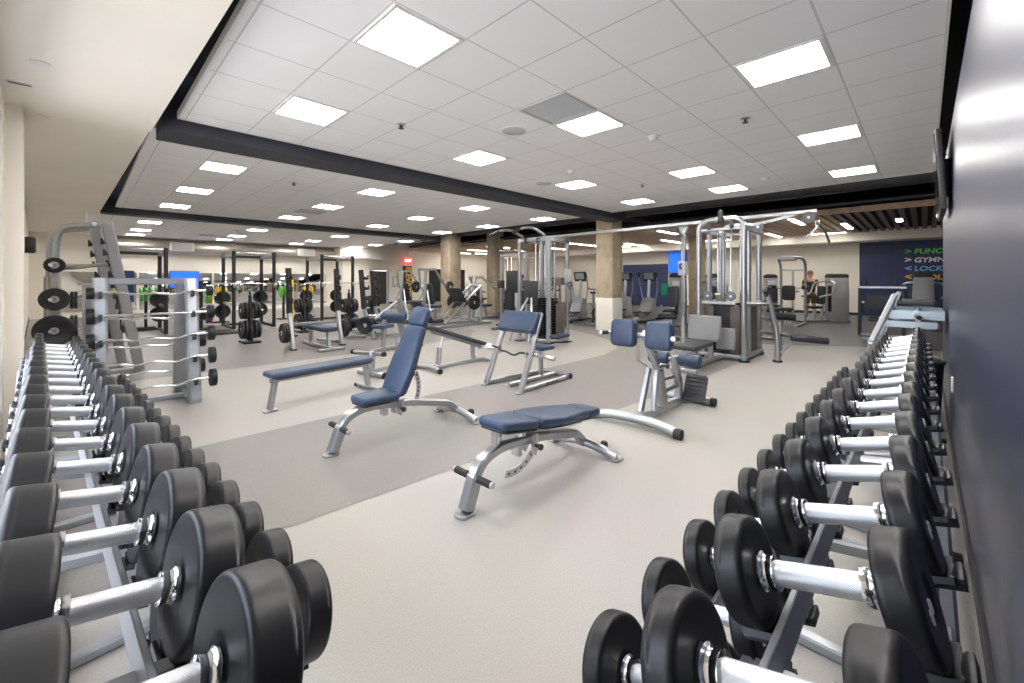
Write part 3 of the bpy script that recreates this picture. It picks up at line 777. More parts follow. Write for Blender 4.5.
# ------------------------------------------------------------------ flat bench
t = thing('flat_bench', 'long flat navy bench on two slim silver legs, left of the upright bench', 'weight bench', (1.40, 4.98, 0), R(6.9))
p = pad_poly([(-.03, -.12), (.0, -.14), (1.16, -.14), (1.19, -.12), (1.19, .12), (1.16, .14), (.0, .14), (-.03, .12)], (0, 0, .388), X, Y, .058, M_BLUE, 'bench_pad', t, bev=.024)
MB().box((.93, 0, .4185), (.006, .27, .004)).build('seam', M_DKV, p)
MB().box((.595, 0, .352), (1.14, .22, .014), bev=.003).build('pad_board', M_DKP, p)
barp([(.0, 0, .325), (1.18, 0, .325)], .05, .045, M_SILV, 'spine', t)
barp([(.0, 0, .02), (.055, 0, .33)], .07, .05, M_SILV, 'leg', t, up=(1, 0, 0))
barp([(1.19, 0, .03), (1.14, 0, .33)], .07, .05, M_SILV, 'leg', t, up=(1, 0, 0))
MB().prism(rrect(.14, .10, .03), (0, 0, .01), X, Y, .018, bev=.004).build('foot_plate', M_SILV, t)
MB().bar([(1.19, -.24, .025), (1.19, .24, .025)], .07, .045).build('foot_rail', M_SILV, t)
for s in (-1, 1): MB().box((1.19, s*.235, .022), (.085, .05, .044), bev=.01).build('rubber_foot', M_RUBB, t)

# ------------------------------------------------------------------ preacher curl
t = thing('preacher_curl_bench', 'preacher curl bench with sloping navy arm pad and wavy curl bar', 'preacher bench', (3.79, 3.86, 0), R(0))
for s in (-1, 1):
    barp([(-.02, s*.315, .02), (.19, s*.31, .50), (.40, s*.285, .965)], .05, .075, M_SILV, 'upright', t, fil=.3, up=(0, 1, 0))
    MB().prism(rrect(.12, .08, .03), (-.03, s*.315, .01), X, Y, .018, bev=.004).build('foot_plate', M_SILV, t)
    barp([(-.0, s*.31, .04), (.95, s*.26, .04)], .055, .055, M_SILV, 'base_rail', t)
    MB().box((1.06, s*.25, .035), (.07, .075, .07), bev=.012).build('rubber_foot', M_RUBB, t)
barp([(1.04, -.27, .04), (1.04, .27, .04)], .055, .055, M_SILV, 'rear_cross_rail', t)
barp([(.38, -.29, .93), (.38, .29, .93)], .04, .04, M_SILV, 'top_cross_rail', t)
u = V3((.17, 0, .30)).normalized()
pp = pad((.285, 0, .845), .64, .29, .095, Y, u, M_BLUE, 'arm_pad', t, r=.04)
barp([(.74, 0, .05), (.72, 0, .42)], .06, .06, M_SILV, 'seat_post', t, up=(1, 0, 0)); barp([(.1, 0, .04), (1.04, 0, .04)], .055, .055, M_SILV, 'spine', t)
pad((.76, 0, .45), .28, .26, .06, X, Y, M_BLUE, 'seat', t)
za = .465
ez = [(.13, .36, za+.035), (.13, .24, za+.03), (.10, .17, za+.0), (.12, .07, za-.005), (.11, -.02, za-.03), (.12, -.09, za-.035), (.12, -.17, za+.01), (.14, -.24, za+.005), (.15, -.30, za)]
tubep(ez, .013, M_DKP, 'curl_bar', t, fil=.04, n=8)
for s in (-1, 1):
    MB().prism(rrect(.09, .12, .03), (.17, s*.265, za), X, Z, .012, bev=.002).build('lever_plate', M_STEEL, t)
    MB().cyl((.19, s*.33, za), (.19, s*.68 if s < 0 else s*.50, za-.015), .030, n=16, bev=.004).cyl((.19, s*.335, za), (.19, s*.355, za), .04, n=16).build('weight_horn', M_CHROME, t)
mk = MB()
for k, (w_, x_) in enumerate(((.05, .5), (.018, .56), (.035, .60), (.03, .65), (.04, .70))): mk.box((x_, -.317, .042), (w_*.7, .003, .024))
mk.build('rail_marking', M_DKP, t)

# ------------------------------------------------------------------ decline bench
t = thing('decline_bench', 'sloping dark decline bench with pale leg rollers behind the upright bench', 'weight bench', (3.84, 5.45, 0), R(1))
barp([(0, 0, .045), (1.02, 0, .045)], .06, .06, M_SILV, 'base_spine', t)
tubep([(-.12, -.30, .04), (-.05, 0, .05), (-.12, .30, .04)], .035, M_SILV, 'front_foot_tube', t, fil=.1)
tubep([(1.02, -.22, .04), (1.02, .22, .04)], .03, M_SILV, 'rear_foot_tube', t)
for s in (-1, 1): MB().cyl((-.12, s*.29, .04), (-.13, s*.33, .04), .04, n=16, bev=.006).build('foot_cap', M_RUBB, t)
barp([(.07, 0, .05), (.10, 0, .34)], .075, .055, M_SILV, 'support_post', t, up=(1, 0, 0))
barp([(.11, 0, .30), (.16, 0, .52)], .03, .03, M_STEEL, 'adjuster_strut', t, up=(1, 0, 0))
barp([(.80, 0, .05), (.78, 0, .30)], .075, .055, M_SILV, 'support_post', t, up=(1, 0, 0))
u = V3((1.14, 0, -.38)).normalized(); n = V3((.38, 0, 1.14)).normalized()
barp([V3((-.05, 0, .60)), V3((1.02, 0, .243))], .05, .05, M_SILV, 'pad_rail', t)
p = pad_poly(rrect(1.20, .28, .05), V3((.45, 0, .485)), u, Y, .06, M_DKV, 'bench_pad', t)
barp([(.93, 0, .24), (1.0, 0, .27)], .05, .04, M_SILV, 'roller_arm', t, up=(0, 1, 0))
for s in (-1, 1): roller((1.0, s*.03, .275), (1.0, s*.24, .275), .048, M_FRAME, 'leg_roller', t)
MB().cyl((1.0, -.25, .275), (1.0, .25, .275), .014, n=10).build('roller_axle', M_STEEL, t)

# ------------------------------------------------------------------ back extension machine
t = thing('back_extension_machine', 'back extension machine with twin navy thigh pads and rollers on a silver frame', 'exercise machine', (3.685, 1.96, 0), R(1.5))
tubep([(-.03, -.42, .045), (0, -.25, .075), (.01, 0, .085), (0, .25, .075), (-.03, .46, .045)], .045, M_SILV, 'front_base_tube', t, fil=.12, n=14)
for s, y in ((-1, -.43), (1, .47)): MB().cyl((-.03, y-s*.05, .045), (-.033, y+s*.02, .045), .048, n=18, bev=.008).build('end_cap', M_RUBB, t)
barp([(.03, 0, .075), (1.22, -.02, .055)], .07, .07, M_SILV, 'base_spine', t)
tubep([(1.21, -.30, .045), (1.21, .24, .045)], .042, M_SILV, 'rear_base_tube', t, n=14)
for y in (-.32, .25): MB().cyl((1.21, y-.03, .045), (1.21, y+.03, .045), .046, n=18, bev=.008).build('end_cap', M_RUBB, t)
barp([(.20, .05, .09), (.37, .04, .50)], .055, .05, M_SILV, 'rear_strut', t, up=(0, 1, 0)); barp([(.56, -.03, .09), (.46, -.02, .52)], .13, .05, M_SILV, 'panel_strut', t, up=(0, 1, 0))
barp([(.33, -.03, .09), (.39, -.03, .42), (.44, -.02, .50)], .06, .055, M_SILV, 'main_column', t, fil=.12, up=(0, 1, 0))
m = MB(); m.bar([(.48, -.02, .44), (.18, .0, .88)], .085, .055, up=(0, 1, 0)); m.build('slide_carriage', M_RACK, t)
for k in range(7): MB().cyl((.445-.028*k, -.066, .48+.041*k), (.445-.028*k, -.055, .48+.041*k), .010, n=10).build('pin_hole', M_DKP, t)
MB().cyl((.44, -.06, .53), (.44, -.12, .53), .012, n=10).cyl((.44, -.11, .53), (.44, -.14, .53), .024, n=14, bev=.006).build('pull_pin', M_DKP, t)
tubep([(.36, .06, .52), (.24, .10, .60), (.20, .08, .76)], .011, M_STEEL, 'adjust_lever', t, fil=.03, n=8)
barp([(.20, -.34, .85), (.20, .36, .85)], .045, .045, M_SILV, 'pad_crossbar', t)
u = V3((.12, 0, .99)).normalized()
for s in (-1, 1):
    pd = pad((.155, .02+s*.185, .868), .255, .27, .115, Y, u, M_BLUE, 'thigh_pad', t, r=.05)
    MB().prism(rrect(.20, .21, .04), (.215, .02+s*.185, .85), Y, u, .012, bev=.002).build('pad_board', M_DKP, pd)
    tubep([(.20, .01+s*.33, .85), (.12, .01+s*.36, .86), (.0, .01+s*.37, .87)], .015, M_STEEL, 'hand_grip_bar', t, fil=.03, n=10)
    g = MB().cyl((.11, .01+s*.362, .862), (.0, .01+s*.37, .87), .021, n=14).build('rubber_grip', M_RUBB, t)
    MB().cyl((.0, .01+s*.37, .87), (-.018, .01+s*.371, .872), .024, n=14, bev=.005).build('grip_cap', M_STEEL, g)
m = MB(); m.bar([(.98, -.02, .08), (1.0, -.02, .25), (.90, -.02, .40), (.89, -.02, .56)], .085, .07, fil=.12, up=(0, 1, 0)); m.build('roller_post', M_SILV, t)
MB().cyl((.89, -.29, .53), (.89, .27, .53), .018, n=12).build('roller_axle', M_STEEL, t)
for s in (-1, 1): roller((.89, -.01+s*.06, .53), (.89, -.01+s*.285, .53), .068, M_BLUE, 'ankle_roller', t)
barp([(.50, -.03, .24), (.96, -.02, .24)], .05, .05, M_SILV, 'mid_brace', t)
barp([(.48, .0, .36), (.96, -.0, .33)], .035, .035, M_SILV, 'upper_brace', t)
u = V3((.45, 0, .9)).normalized()
fp = MB().prism(rrect(.24, .30, .03), (1.08, -.17, .20), Y, u, .022, bev=.005).build('foot_plate', M_DKP, t)
for q in range(6): MB().box(V3((1.08, -.17, .20))+u*(-.11+q*.044)+V3((-.014, 0, .007)), (.008, .19, .010), bev=.002).build('tread_rib', M_DKP, fp)

# ------------------------------------------------------------------ barbell rack with curl bars
t = thing('barbell_rack', 'grey A-frame rack holding curl barbells, left of the long flat bench', 'barbell rack', (.5, 6.2, 0))
ZB = [1.25, 1.015, .757, .505, .25]
def leg_y(z): return 5.95+.27*z/1.41-6.2
for x in (-.37, .40):
    barp([(x, -.25, .03), (x, .02, 1.41)], .12, .13, M_RACK, 'front_upright', t, up=(0, 1, 0))
    barp([(x-.05, .34, .03), (x-.05, .12, 1.36)], .16, .10, M_SILV, 'rear_upright', t, up=(0, 1, 0))
    barp([(x, -.30, .035), (x, .36, .035)], .12, .06, M_RACK, 'base_foot', t)
    for z in ZB:
        yy = leg_y(z)-.055
        MB().prism([(-.10, -.012), (.0, -.03), (.0, .03), (-.03, .012), (-.075, .008), (-.085, .05), (-.10, .05)], (x, yy, z-.02), Y, Z, .03, bev=.003).build('bar_hook', M_DKP, t)
    for z in (.95, .62, .30):
        MB().prism([(.10, -.012), (.0, -.03), (.0, .03), (.03, .012), (.075, .008), (.085, .05), (.10, .05)], (x, .31-.147*z+.05, z-.02), Y, Z, .03, bev=.003).build('bar_hook', M_DKP, t)
barp([(-.37, .06, 1.385), (.40, .06, 1.385)], .07, .075, M_SILV, 'top_rail', t); barp([(-.37, .10, .04), (.40, .10, .04)], .07, .05, M_RACK, 'bottom_rail', t)
def barbell(c, wavy, r, label, half=.47):
    b = thing('curl_barbell' if wavy else 'fixed_barbell', label, 'barbell', c, 0, 'barbells on the A-frame rack')
    pts = [(-half, 0, 0), (-.30, 0, .012), (-.17, 0, -.022), (-.04, 0, 0), (.06, 0, -.012), (.18, 0, -.028), (.30, 0, .014), (half, 0, .012)] if wavy else [(-half, 0, 0), (half, 0, 0)]
    tubep(pts, .0135, M_CHROME, 'bar', b, fil=.05, n=12)
    for s in (-1, 1): MB().cyl((s*half, 0, pts[-1][2] if s > 0 else 0), (s*(half+.065), 0, pts[-1][2] if s > 0 else 0), r, n=26, bev=.012).build('end_weight', M_RUB, b)
for k, z in enumerate(ZB):
    barbell((.56, 6.2+leg_y(z)-.105, z+.012), k != 1, (.06, .082, .088, .094, .10)[k], ('wavy chrome curl barbell with black ends, front of rack, %s from top' % ORD[k]) if k != 1 else 'straight chrome barbell with black ends, front of rack, second from top')
for k, z in enumerate((.95, .62, .30)):
    barbell((.56, 6.2+.31-.147*z+.105, z+.012), True, (.078, .084, .09)[k], 'wavy chrome curl barbell on the rear side of the rack, %s from top' % ORD[k])

# ------------------------------------------------------------------ notched squat rack with plate storage
t = thing('squat_rack', 'tall silver squat rack with notched leaning uprights and curved top tubes', 'squat rack', (.3, 8.7, 0))
def rl(*p): return V3(p)-V3((.3, 8.7, 0))
for (b0, t0) in (((.62, 8.60, .02), (.24, 8.12, 2.2)), ((.46, 9.25, .02), (.13, 8.72, 2.2))):
    a, e = rl(*b0), rl(*t0)
    barp([a, e], .13, .09, M_SILV, 'notched_upright', t, up=(0, 1, 0))
    for k in range(9):
        q = a.lerp(e, .32+.07*k)
        MB().prism([(-.075, -.05), (.01, -.03), (.01, .03), (-.04, .01), (-.055, .045), (-.075, .045)], q+V3((-.035, -.0, 0)), X, Z, .06, bev=.004).build('notch_hook', M_BLACK, t)
tops = [rl(.24, 8.12, 2.17), rl(.13, 8.72, 2.17)]; rears = [rl(-.26, 8.5, 0), rl(-.34, 9.35, 0)]
for q, r_ in zip(tops, rears):
    tubep([q, V3((r_.x+.03, r_.y-.03, 2.13)), V3((r_.x, r_.y, 1.75)), V3((r_.x, r_.y, .02))], .042, M_SILV, 'curved_tube', t, fil=.22, n=12)
    barp([V3((r_.x, r_.y, .2)), V3((r_.x, r_.y, 1.45))], .12, .12, M_GALV, 'storage_post', t, up=(0, 1, 0))
    tubep([V3((r_.x, r_.y, 1.55)), V3((q.x-.0, q.y+.06, 1.62))], .028, M_SILV, 'brace_tube', t)
tubep([tops[0]+V3((-.12, .02, .0)), tops[1]+V3((-.12, .02, 0))], .025, M_SILV, 'top_cross_tube', t)
barp([rears[0]+V3((0, 0, .05)), rl(.62, 8.6, .05)], .08, .06, M_SILV, 'base_rail', t); barp([rears[1]+V3((0, 0, .05)), rl(.46, 9.25, .05)], .08, .06, M_SILV, 'base_rail', t)
barp([rears[0]+V3((0, 0, .05)), rears[1]+V3((0, 0, .05))], .08, .06, M_SILV, 'rear_base_rail', t)
for i, z in enumerate((1.60, 1.14, .72)):
    for s in (-1, 1):
        q = rears[0]+V3((0, 0, z)); MB().cyl(q+V3((.03*s, -.05, 0)), q+V3((.03*s, -.30, 0)) if s < 0 else q+V3((.34, -.03, 0)), .024, n=12).build('plate_peg', M_CHROME, t)
gq = 'plates stored on the notched squat rack'
for z, rr, nm in ((1.60, (.105, .09), 'upper'), (1.14, (.15, .15), 'middle'), (.72, (.205, .205, .205), 'lower')):
    plates((-.26, 8.38, z), (0, -1, 0), rr, 'black plate, %s front peg of notched rack' % nm, gq)
for z, rr, nm in ((1.12, (.12, .12), 'middle'), (.72, (.19, .19), 'lower')):
    plates((-.10, 8.48, z), (1, 0, 0), rr, 'black plate edge on, %s side peg of notched rack' % nm, gq)
# ================================================================== CABLE STATION
t = thing('cable_station', 'large silver cable station, two arched towers joined by an overhead crossover beam', 'exercise machine', (8.0, 4.2, 0))
def cl(*p): return V3(p)-V3((8.0, 4.2, 0))
def arch(p0, p1, h, name='arch_frame', r=.048):
    a, b = V3(p0), V3(p1); tubep([cl(a.x, a.y, .01), cl(a.x, a.y, h), cl(b.x, b.y, h), cl(b.x, b.y, .01)], r, M_SILV, name, t, fil=.2, n=14)
    for q in (a, b): MB().cyl(cl(q.x, q.y, 0), cl(q.x, q.y, .03), .085, n=20, bev=.006).build('post_foot', M_DKP, t)
def stack(x, y, wx, wy, z1, ax):
    st = MB().box(cl(x, y, .06), (wx+.06, wy+.06, .08), bev=.008).build('weight_stack', M_DKP, t)
    n = 16
    for k in range(n):
        MB().box(cl(x, y, .115+(z1-.12)*(k+.5)/n), (wx, wy, (z1-.12)/n*.86), bev=.004).build('stack_plate', M_IRON, st)
    for s in (-1, 1):
        d = V3(ax)*s*(max(wx, wy)*.32); MB().cyl(cl(x, y, .1)+d, cl(x, y, 2.36)+d, .013, n=10).build('guide_rod', M_CHROME, t)
    MB().cyl(cl(x, y, z1), cl(x, y, 2.36), .006, n=6).build('cable', M_DKP, t)
M_DKGREY = mat('dark_grey_plastic', (.10, .105, .115), .4)
def pulley(c, ax, r=.07):
    p = MB().lathe([(0, -.016), (r, -.016), (r, -.010), (r-.012, -.004), (r-.012, .004), (r, .010), (r, .016), (0, .016)], c, ax, 24).build('pulley', M_DKGREY, t)
    MB().cyl(c-V3(ax).normalized()*.024, c+V3(ax).normalized()*.024, .02, n=14).build('pulley_hub', M_STEEL, p)
# right tower
arch((7.91, 2.20), (7.91, 2.95), 2.47); arch((9.06, 2.26), (9.06, 2.95), 2.47)
for y in (2.22, 2.93):
    barp([cl(7.91, y, .06), cl(9.06, y, .06)], .08, .06, M_SILV, 'base_rail', t); barp([cl(7.91, y, 2.30), cl(9.06, y, 2.30)], .06, .08, M_SILV, 'top_rail', t)
    barp([cl(7.91, y, .98), cl(9.06, y, .98)], .06, .06, M_SILV, 'middle_rail', t)
for x in (7.91, 9.06):
    barp([cl(x, 2.22, 2.30), cl(x, 2.93, 2.30)], .05, .05, M_SILV, 'arch_crossbar', t); barp([cl(x, 2.22, .07), cl(x, 2.93, .07)], .07, .06, M_SILV, 'base_crossbar', t)
for x, y in ((8.12, 2.58), (8.62, 2.44), (8.62, 2.74)):
    stack(x, y, .20 if x > 8.3 else .14, .14 if x > 8.3 else .34, .98, (0, 1, 0) if x < 8.3 else (1, 0, 0))
barp([cl(8.35, 2.25, .05), cl(8.35, 2.25, 2.30)], .07, .10, M_RACK, 'centre_post', t, up=(1, 0, 0)); barp([cl(8.35, 2.92, .05), cl(8.35, 2.92, 2.30)], .07, .10, M_RACK, 'centre_post', t, up=(1, 0, 0))
for y in (2.38, 2.76): pulley(cl(7.82, y, 1.12), (1, 0, 0), .085); pulley(cl(7.86, y, 2.36), (0, 1, 0), .07)
barp([cl(7.80, 2.30, 1.0), cl(7.80, 2.85, 1.0)], .06, .05, M_SILV, 'pulley_bar', t); barp([cl(7.84, 2.57, 1.0), cl(7.74, 2.57, 1.16)], .09, .05, M_SILV, 'pulley_mount', t)
for y_ in (2.36, 2.80): MB().box(cl(7.98, y_, .52), (.02, .16, .84), bev=.006).build('shroud_panel', mat('brown_stack_shroud', (.10, .08, .065), .45), t)
MB().box(cl(8.62, 2.27, .52), (.62, .02, .84), bev=.006).build('shroud_panel', mat('brown_stack_shroud', (.10, .08, .065), .45), t)
hd = MB(); hd.cyl(cl(7.83, 2.55, 2.40), cl(7.83, 2.55, 2.62), .05, .04, n=16, bev=.01); hd.build('top_cap', M_DKP, t)
# seated station facing the camera
barp([cl(6.35, 2.60, .05), cl(7.91, 2.57, .05)], .08, .06, M_SILV, 'seat_base_rail', t); barp([cl(6.35, 2.40, .04), cl(6.35, 2.80, .04)], .07, .06, M_SILV, 'seat_foot', t)
barp([cl(6.72, 2.59, .06), cl(6.80, 2.58, .33)], .07, .07, M_SILV, 'seat_post', t, up=(1, 0, 0)); barp([cl(7.45, 2.58, .06), cl(7.40, 2.58, .60)], .07, .07, M_SILV, 'back_post', t, up=(1, 0, 0))
pad(cl(6.72, 2.59, .375), .78, .36, .07, X, Y, M_DKV, 'seat', t, r=.05)
u = V3((.18, 0, .98)).normalized()
pad(cl(7.26, 2.62, .60), .52, .42, .07, Y, u, M_GREYV, 'backrest', t, r=.03); pad(cl(7.50, 2.36, .42), .30, .36, .06, Y, u, M_GREYV, 'lower_shroud', t, r=.03)
# arm to the right with a low padded roller
barp([cl(7.91, 2.2, .98), cl(8.28, 1.86, .98)], .055, .06, M_SILV, 'side_arm', t)
tubep([cl(8.22, 1.92, 1.15), cl(8.26, 1.87, .92), cl(8.31, 1.79, .45), cl(8.31, 1.79, .01)], .042, M_SILV, 'side_leg', t, fil=.14, n=12); MB().cyl(cl(8.31, 1.79, 0), cl(8.31, 1.79, .03), .075, n=18, bev=.006).build('post_foot', M_DKP, t)
tubep([cl(8.22, 1.92, 1.12), cl(8.15, 1.95, 1.22)], .035, M_DKP, 'arm_knob', t)
barp([cl(9.06, 2.26, .42), cl(8.62, 1.62, .42)], .05, .05, M_SILV, 'low_arm', t); barp([cl(8.31, 1.80, .1), cl(8.66, 1.60, .36)], .035, .035, M_SILV, 'low_brace', t)
roller(cl(8.62, 1.66, .40), cl(8.86, 1.16, .36), .06, M_DKV, 'foot_roller', t)
barp([cl(8.9, 1.9, .02), cl(8.9, 1.9, .62)], .1, .06, M_SILV, 'low_post', t, up=(1, 0, 0)); barp([cl(9.06, 2.26, .3), cl(8.9, 1.9, .3)], .05, .05, M_SILV, 'low_arm', t)
# adjustable cable column beneath the beam
barp([cl(8.02, 3.28, .02), cl(8.02, 3.28, 2.42)], .075, .075, M_CHROME, 'cable_column', t, up=(1, 0, 0)); MB().box(cl(8.02, 3.28, .02), (.2, .2, .03), bev=.004).build('column_foot', M_SILV, t)
MB().box(cl(7.99, 3.28, 1.62), (.14, .13, .26), bev=.012).build('carriage', M_SHROUD, t); pulley(cl(7.90, 3.28, 1.66), (0, 1, 0), .06)
MB().prism([(-.09, .06), (.09, .06), (.035, -.10), (-.035, -.10)], cl(8.02, 3.28, 2.36), Y, Z, .09, bev=.006).build('column_head', M_SILV, t)
# overhead beam
barp([cl(8.16, 1.22, 2.50), cl(7.36, 6.75, 2.36)], .055, .065, M_SILV, 'crossover_beam', t)
MB().bar([cl(8.02, 2.1, 2.34), cl(8.10, 1.80, 2.40), cl(8.13, 1.5, 2.47)], .05, .06, fil=.1).build('beam_gusset', M_SILV, t)
pulley(cl(8.12, 1.32, 2.40), (1, .1, 0), .09); pulley(cl(8.04, 2.02, 2.30), (1, .1, 0), .09)
hn = cl(8.12, 1.20, 2.27)
tubep([cl(8.12, 1.26, 2.37), hn+V3((0, -.02, .05))], .008, M_STEEL, 'carabiner_cable', t, n=6)
m = MB(); m.tube([hn+V3((0, .03*math.cos(k*PI/6), .045*math.sin(k*PI/6)+.02)) for k in range(12)], .007, 6, closed=True, up=(1, 0, 0)); m.build('carabiner', M_CHROME, t)
tubep([hn+V3((0, 0, -.02)), hn+V3((.05, .1, -.14)), hn+V3((.02, .16, -.18))], .016, M_FRAME, 'handle_strap', t, fil=.05); tubep([hn+V3((0, -.02, 0)), hn+V3((0, -.10, -.12)), hn+V3((0, -.15, -.30))], .018, M_DKP, 'hanging_grip', t, fil=.08)
# left tower
P2 = [(7.66, 5.76), (7.15, 5.88), (7.05, 6.66), (7.72, 6.55)]
for k, (x, y) in enumerate(P2):
    barp([cl(x, y, .02), cl(x, y, 2.34)], .10 if k == 1 else .075, .075, M_RACK if k == 1 else M_SILV, 'tower_post', t, up=(1, 0, 0)); MB().box(cl(x, y, .012), (.17, .17, .024), bev=.004).build('post_foot', M_DKP, t)
for a, b in ((0, 1), (1, 2), (2, 3), (3, 0)):
    for z in (.06, 2.30): barp([cl(*P2[a], z), cl(*P2[b], z)], .06, .07, M_SILV, 'tower_rail', t)
for x, y in ((7.42, 5.98), (7.30, 6.32), (7.58, 6.28)): stack(x, y, .22, .15, 1.0, (1, 0, 0))
MB().box(cl(7.02, 6.28, 1.12), (.02, .42, .52), bev=.006).build('shroud_panel', M_DKP, t); MB().box(cl(7.46, 5.80, .48), (.30, .02, .80), bev=.006).build('shroud_panel', mat('brown_stack_shroud', (.10, .08, .065), .45), t)
for y in (5.95, 6.6):
    tubep([cl(7.1, y, 2.38), cl(6.75, y+.02, 2.52), cl(6.45, y+.05, 2.50), cl(6.30, y+.22, 2.38)], .03, M_SILV, 'pull_up_bar', t, fil=.12); MB().cyl(cl(6.42, y+.08, 2.47), cl(6.30, y+.22, 2.38), .034, n=12).build('rubber_grip', M_DKP, t)
for q in ((7.05, 6.1), (7.05, 6.45), (7.62, 5.70)): pulley(cl(*q, 2.28), (0, 1, 0), .065)
for s in (-1, 1): tubep([cl(6.98, 6.28+s*.05, 1.0), cl(6.75, 6.28+s*.26, .45), cl(6.62, 6.28+s*.28, .06)], .028, M_SILV, 'station_leg', t, fil=.1)
pad(cl(6.72, 6.28, .50), .34, .30, .07, X, Y, M_BLUE, 'seat', t, r=.05); tubep([cl(6.95, 6.28, .06), cl(6.74, 6.28, .46)], .035, M_SILV, 'seat_post', t)
MB().box(cl(7.60, 5.70, 1.50), (.12, .10, .3), bev=.012).build('carriage', M_SHROUD, t); pulley(cl(7.58, 5.62, 1.30), (1, 0, 0), .06)
barp([cl(7.66, 5.76, .32), cl(7.0, 5.35, .20)], .05, .05, M_SILV, 'low_arm', t)
pad(cl(6.95, 5.42, .24), .42, .24, .06, X, Y, M_BLUE, 'low_pad', t)
t_cable = t

# ================================================================== REAR STRENGTH AREA
def power_rack(x, y, label, plat=True):
    t = thing('power_rack', label, 'squat rack', (x, y, 0), 0, 'black power racks')
    W_, D_, H_ = 1.02, 1.25, 2.22
    for xx in (0, W_):
        for yy in (0, D_):
            barp([(xx, yy, .02), (xx, yy, H_ if yy == 0 else H_-.05)], .085, .085, M_BLACK, 'upright', t, up=(1, 0, 0))
        barp([(xx, 0, .05), (xx, D_, .05)], .085, .07, M_BLACK, 'base_rail', t)
        barp([(xx, -.02, H_-.12), (xx, D_, H_-.12)], .07, .09, M_SILV, 'top_side_rail', t)
        MB().bar([(xx, .02, H_-.2), (xx, .25, H_-.13)], .05, .04).build('corner_gusset', M_BLACK, t)
        MB().prism([(-.13, -.05), (.0, -.07), (.0, .08), (-.03, .02), (-.10, 0), (-.11, .05), (-.13, .05)], (xx, -.045, 1.25), Y, Z, .05, bev=.004).build('bar_cup', M_STEEL, t)
        barp([(xx, .05, .72), (xx, D_-.05, .72)], .05, .06, M_STEEL, 'safety_arm', t)
        for z in (.45, .85): MB().cyl((xx, D_+.04, z), (xx, D_+.32, z), .025, n=12).build('plate_peg', M_CHROME, t)
    tubep([(0, .06, H_-.04), (W_, .06, H_-.04)], .022, M_CHROME, 'pull_up_bar', t); barp([(0, D_, H_-.1), (W_, D_, H_-.1)], .06, .08, M_BLACK, 'rear_cross_rail', t); barp([(0, D_, .05), (W_, D_, .05)], .07, .06, M_BLACK, 'rear_base_rail', t)
    b = thing('olympic_barbell', 'long chrome barbell racked in the ' + label, 'barbell', (x, y-.14, 1.30), 0, 'barbells on the power racks')
    MB().cyl((-.15, 0, 0), (W_+.15, 0, 0), .015, n=10).build('bar', M_CHROME, b)
    for s, xx in ((-1, -.15), (1, W_+.15)): MB().cyl((xx, 0, 0), (xx+s*.40, 0, 0), .025, n=12).cyl((xx, 0, 0), (xx+s*.025, 0, 0), .04, n=14).build('sleeve', M_STEEL, b)
    gp = 'plates on the power racks'
    for xx, sd in ((0, 'left'), (W_, 'right')):
        for z, rr, m, c in ((.45, .21, None, 'black'), (.85, .21, None, 'black')):
            plate((x+xx, y+D_+.10, z), (0, 1, 0), rr, 'black plate, %s %s peg of %s' % ('lower' if z < .6 else 'upper', sd, label.replace('black power rack', 'power rack').split(',')[0]), gp)
        # coloured training discs
    return t
power_rack(.48, 13.85, 'black power rack furthest left, behind the curl bar rack')
power_rack(2.98, 13.85, 'black power rack in the middle of the rear row')
power_rack(5.40, 13.85, 'black power rack right of the rear row')
def bumper(c, ax, r, m, label):
    t = thing('bumper_plate', label, 'weight plate', c, 0, 'coloured bumper plates'); q = V3(ax).normalized().to_track_quat('Z', 'Y').to_euler(); t.rotation_euler = q
    MB().lathe([(.025, -.03), (r-.02, -.03), (r, -.02), (r, .02), (r-.02, .03), (.025, .03), (.025, -.03)], n=30).build('disc', m, t); MB().lathe([(.024, -.033), (.06, -.033), (.06, .033), (.024, .033), (.024, -.033)], n=20).build('hub_ring', M_STEEL, t)
# storage tree with coloured plates left of the middle rack
t = thing('plate_tree', 'black storage tree with coloured plates left of the middle power rack', 'plate tree', (2.35, 14.6, 0), 0)
barp([(0, 0, .02), (0, 0, 1.35)], .08, .08, M_BLACK, 'post', t, up=(1, 0, 0)); MB().box((0, 0, .02), (.5, .5, .04), bev=.006).build('base', M_BLACK, t)
for z in (.38, .95):
    for s in (-1, 1): MB().cyl((s*.03, 0, z), (s*.36, 0, z), .025, n=12).build('peg', M_CHROME, t)
for k, (xx, z, m, nm) in enumerate([(-.14, .95, M_GREEN, 'green plate, upper left peg'), (-.22, .95, M_YELLOW, 'yellow plate, upper left peg'), (.14, .95, M_GREEN, 'green plate, upper right peg'), (.22, .95, M_YELLOW, 'yellow plate, upper right peg'), (.14, .38, M_BLUEB, 'blue plate, lower right peg'), (.22, .38, M_RED, 'red plate, lower right peg')]):
    bumper((2.35+xx, 14.6, z), (1, 0, 0), .22, m, nm + ' of the coloured storage tree')
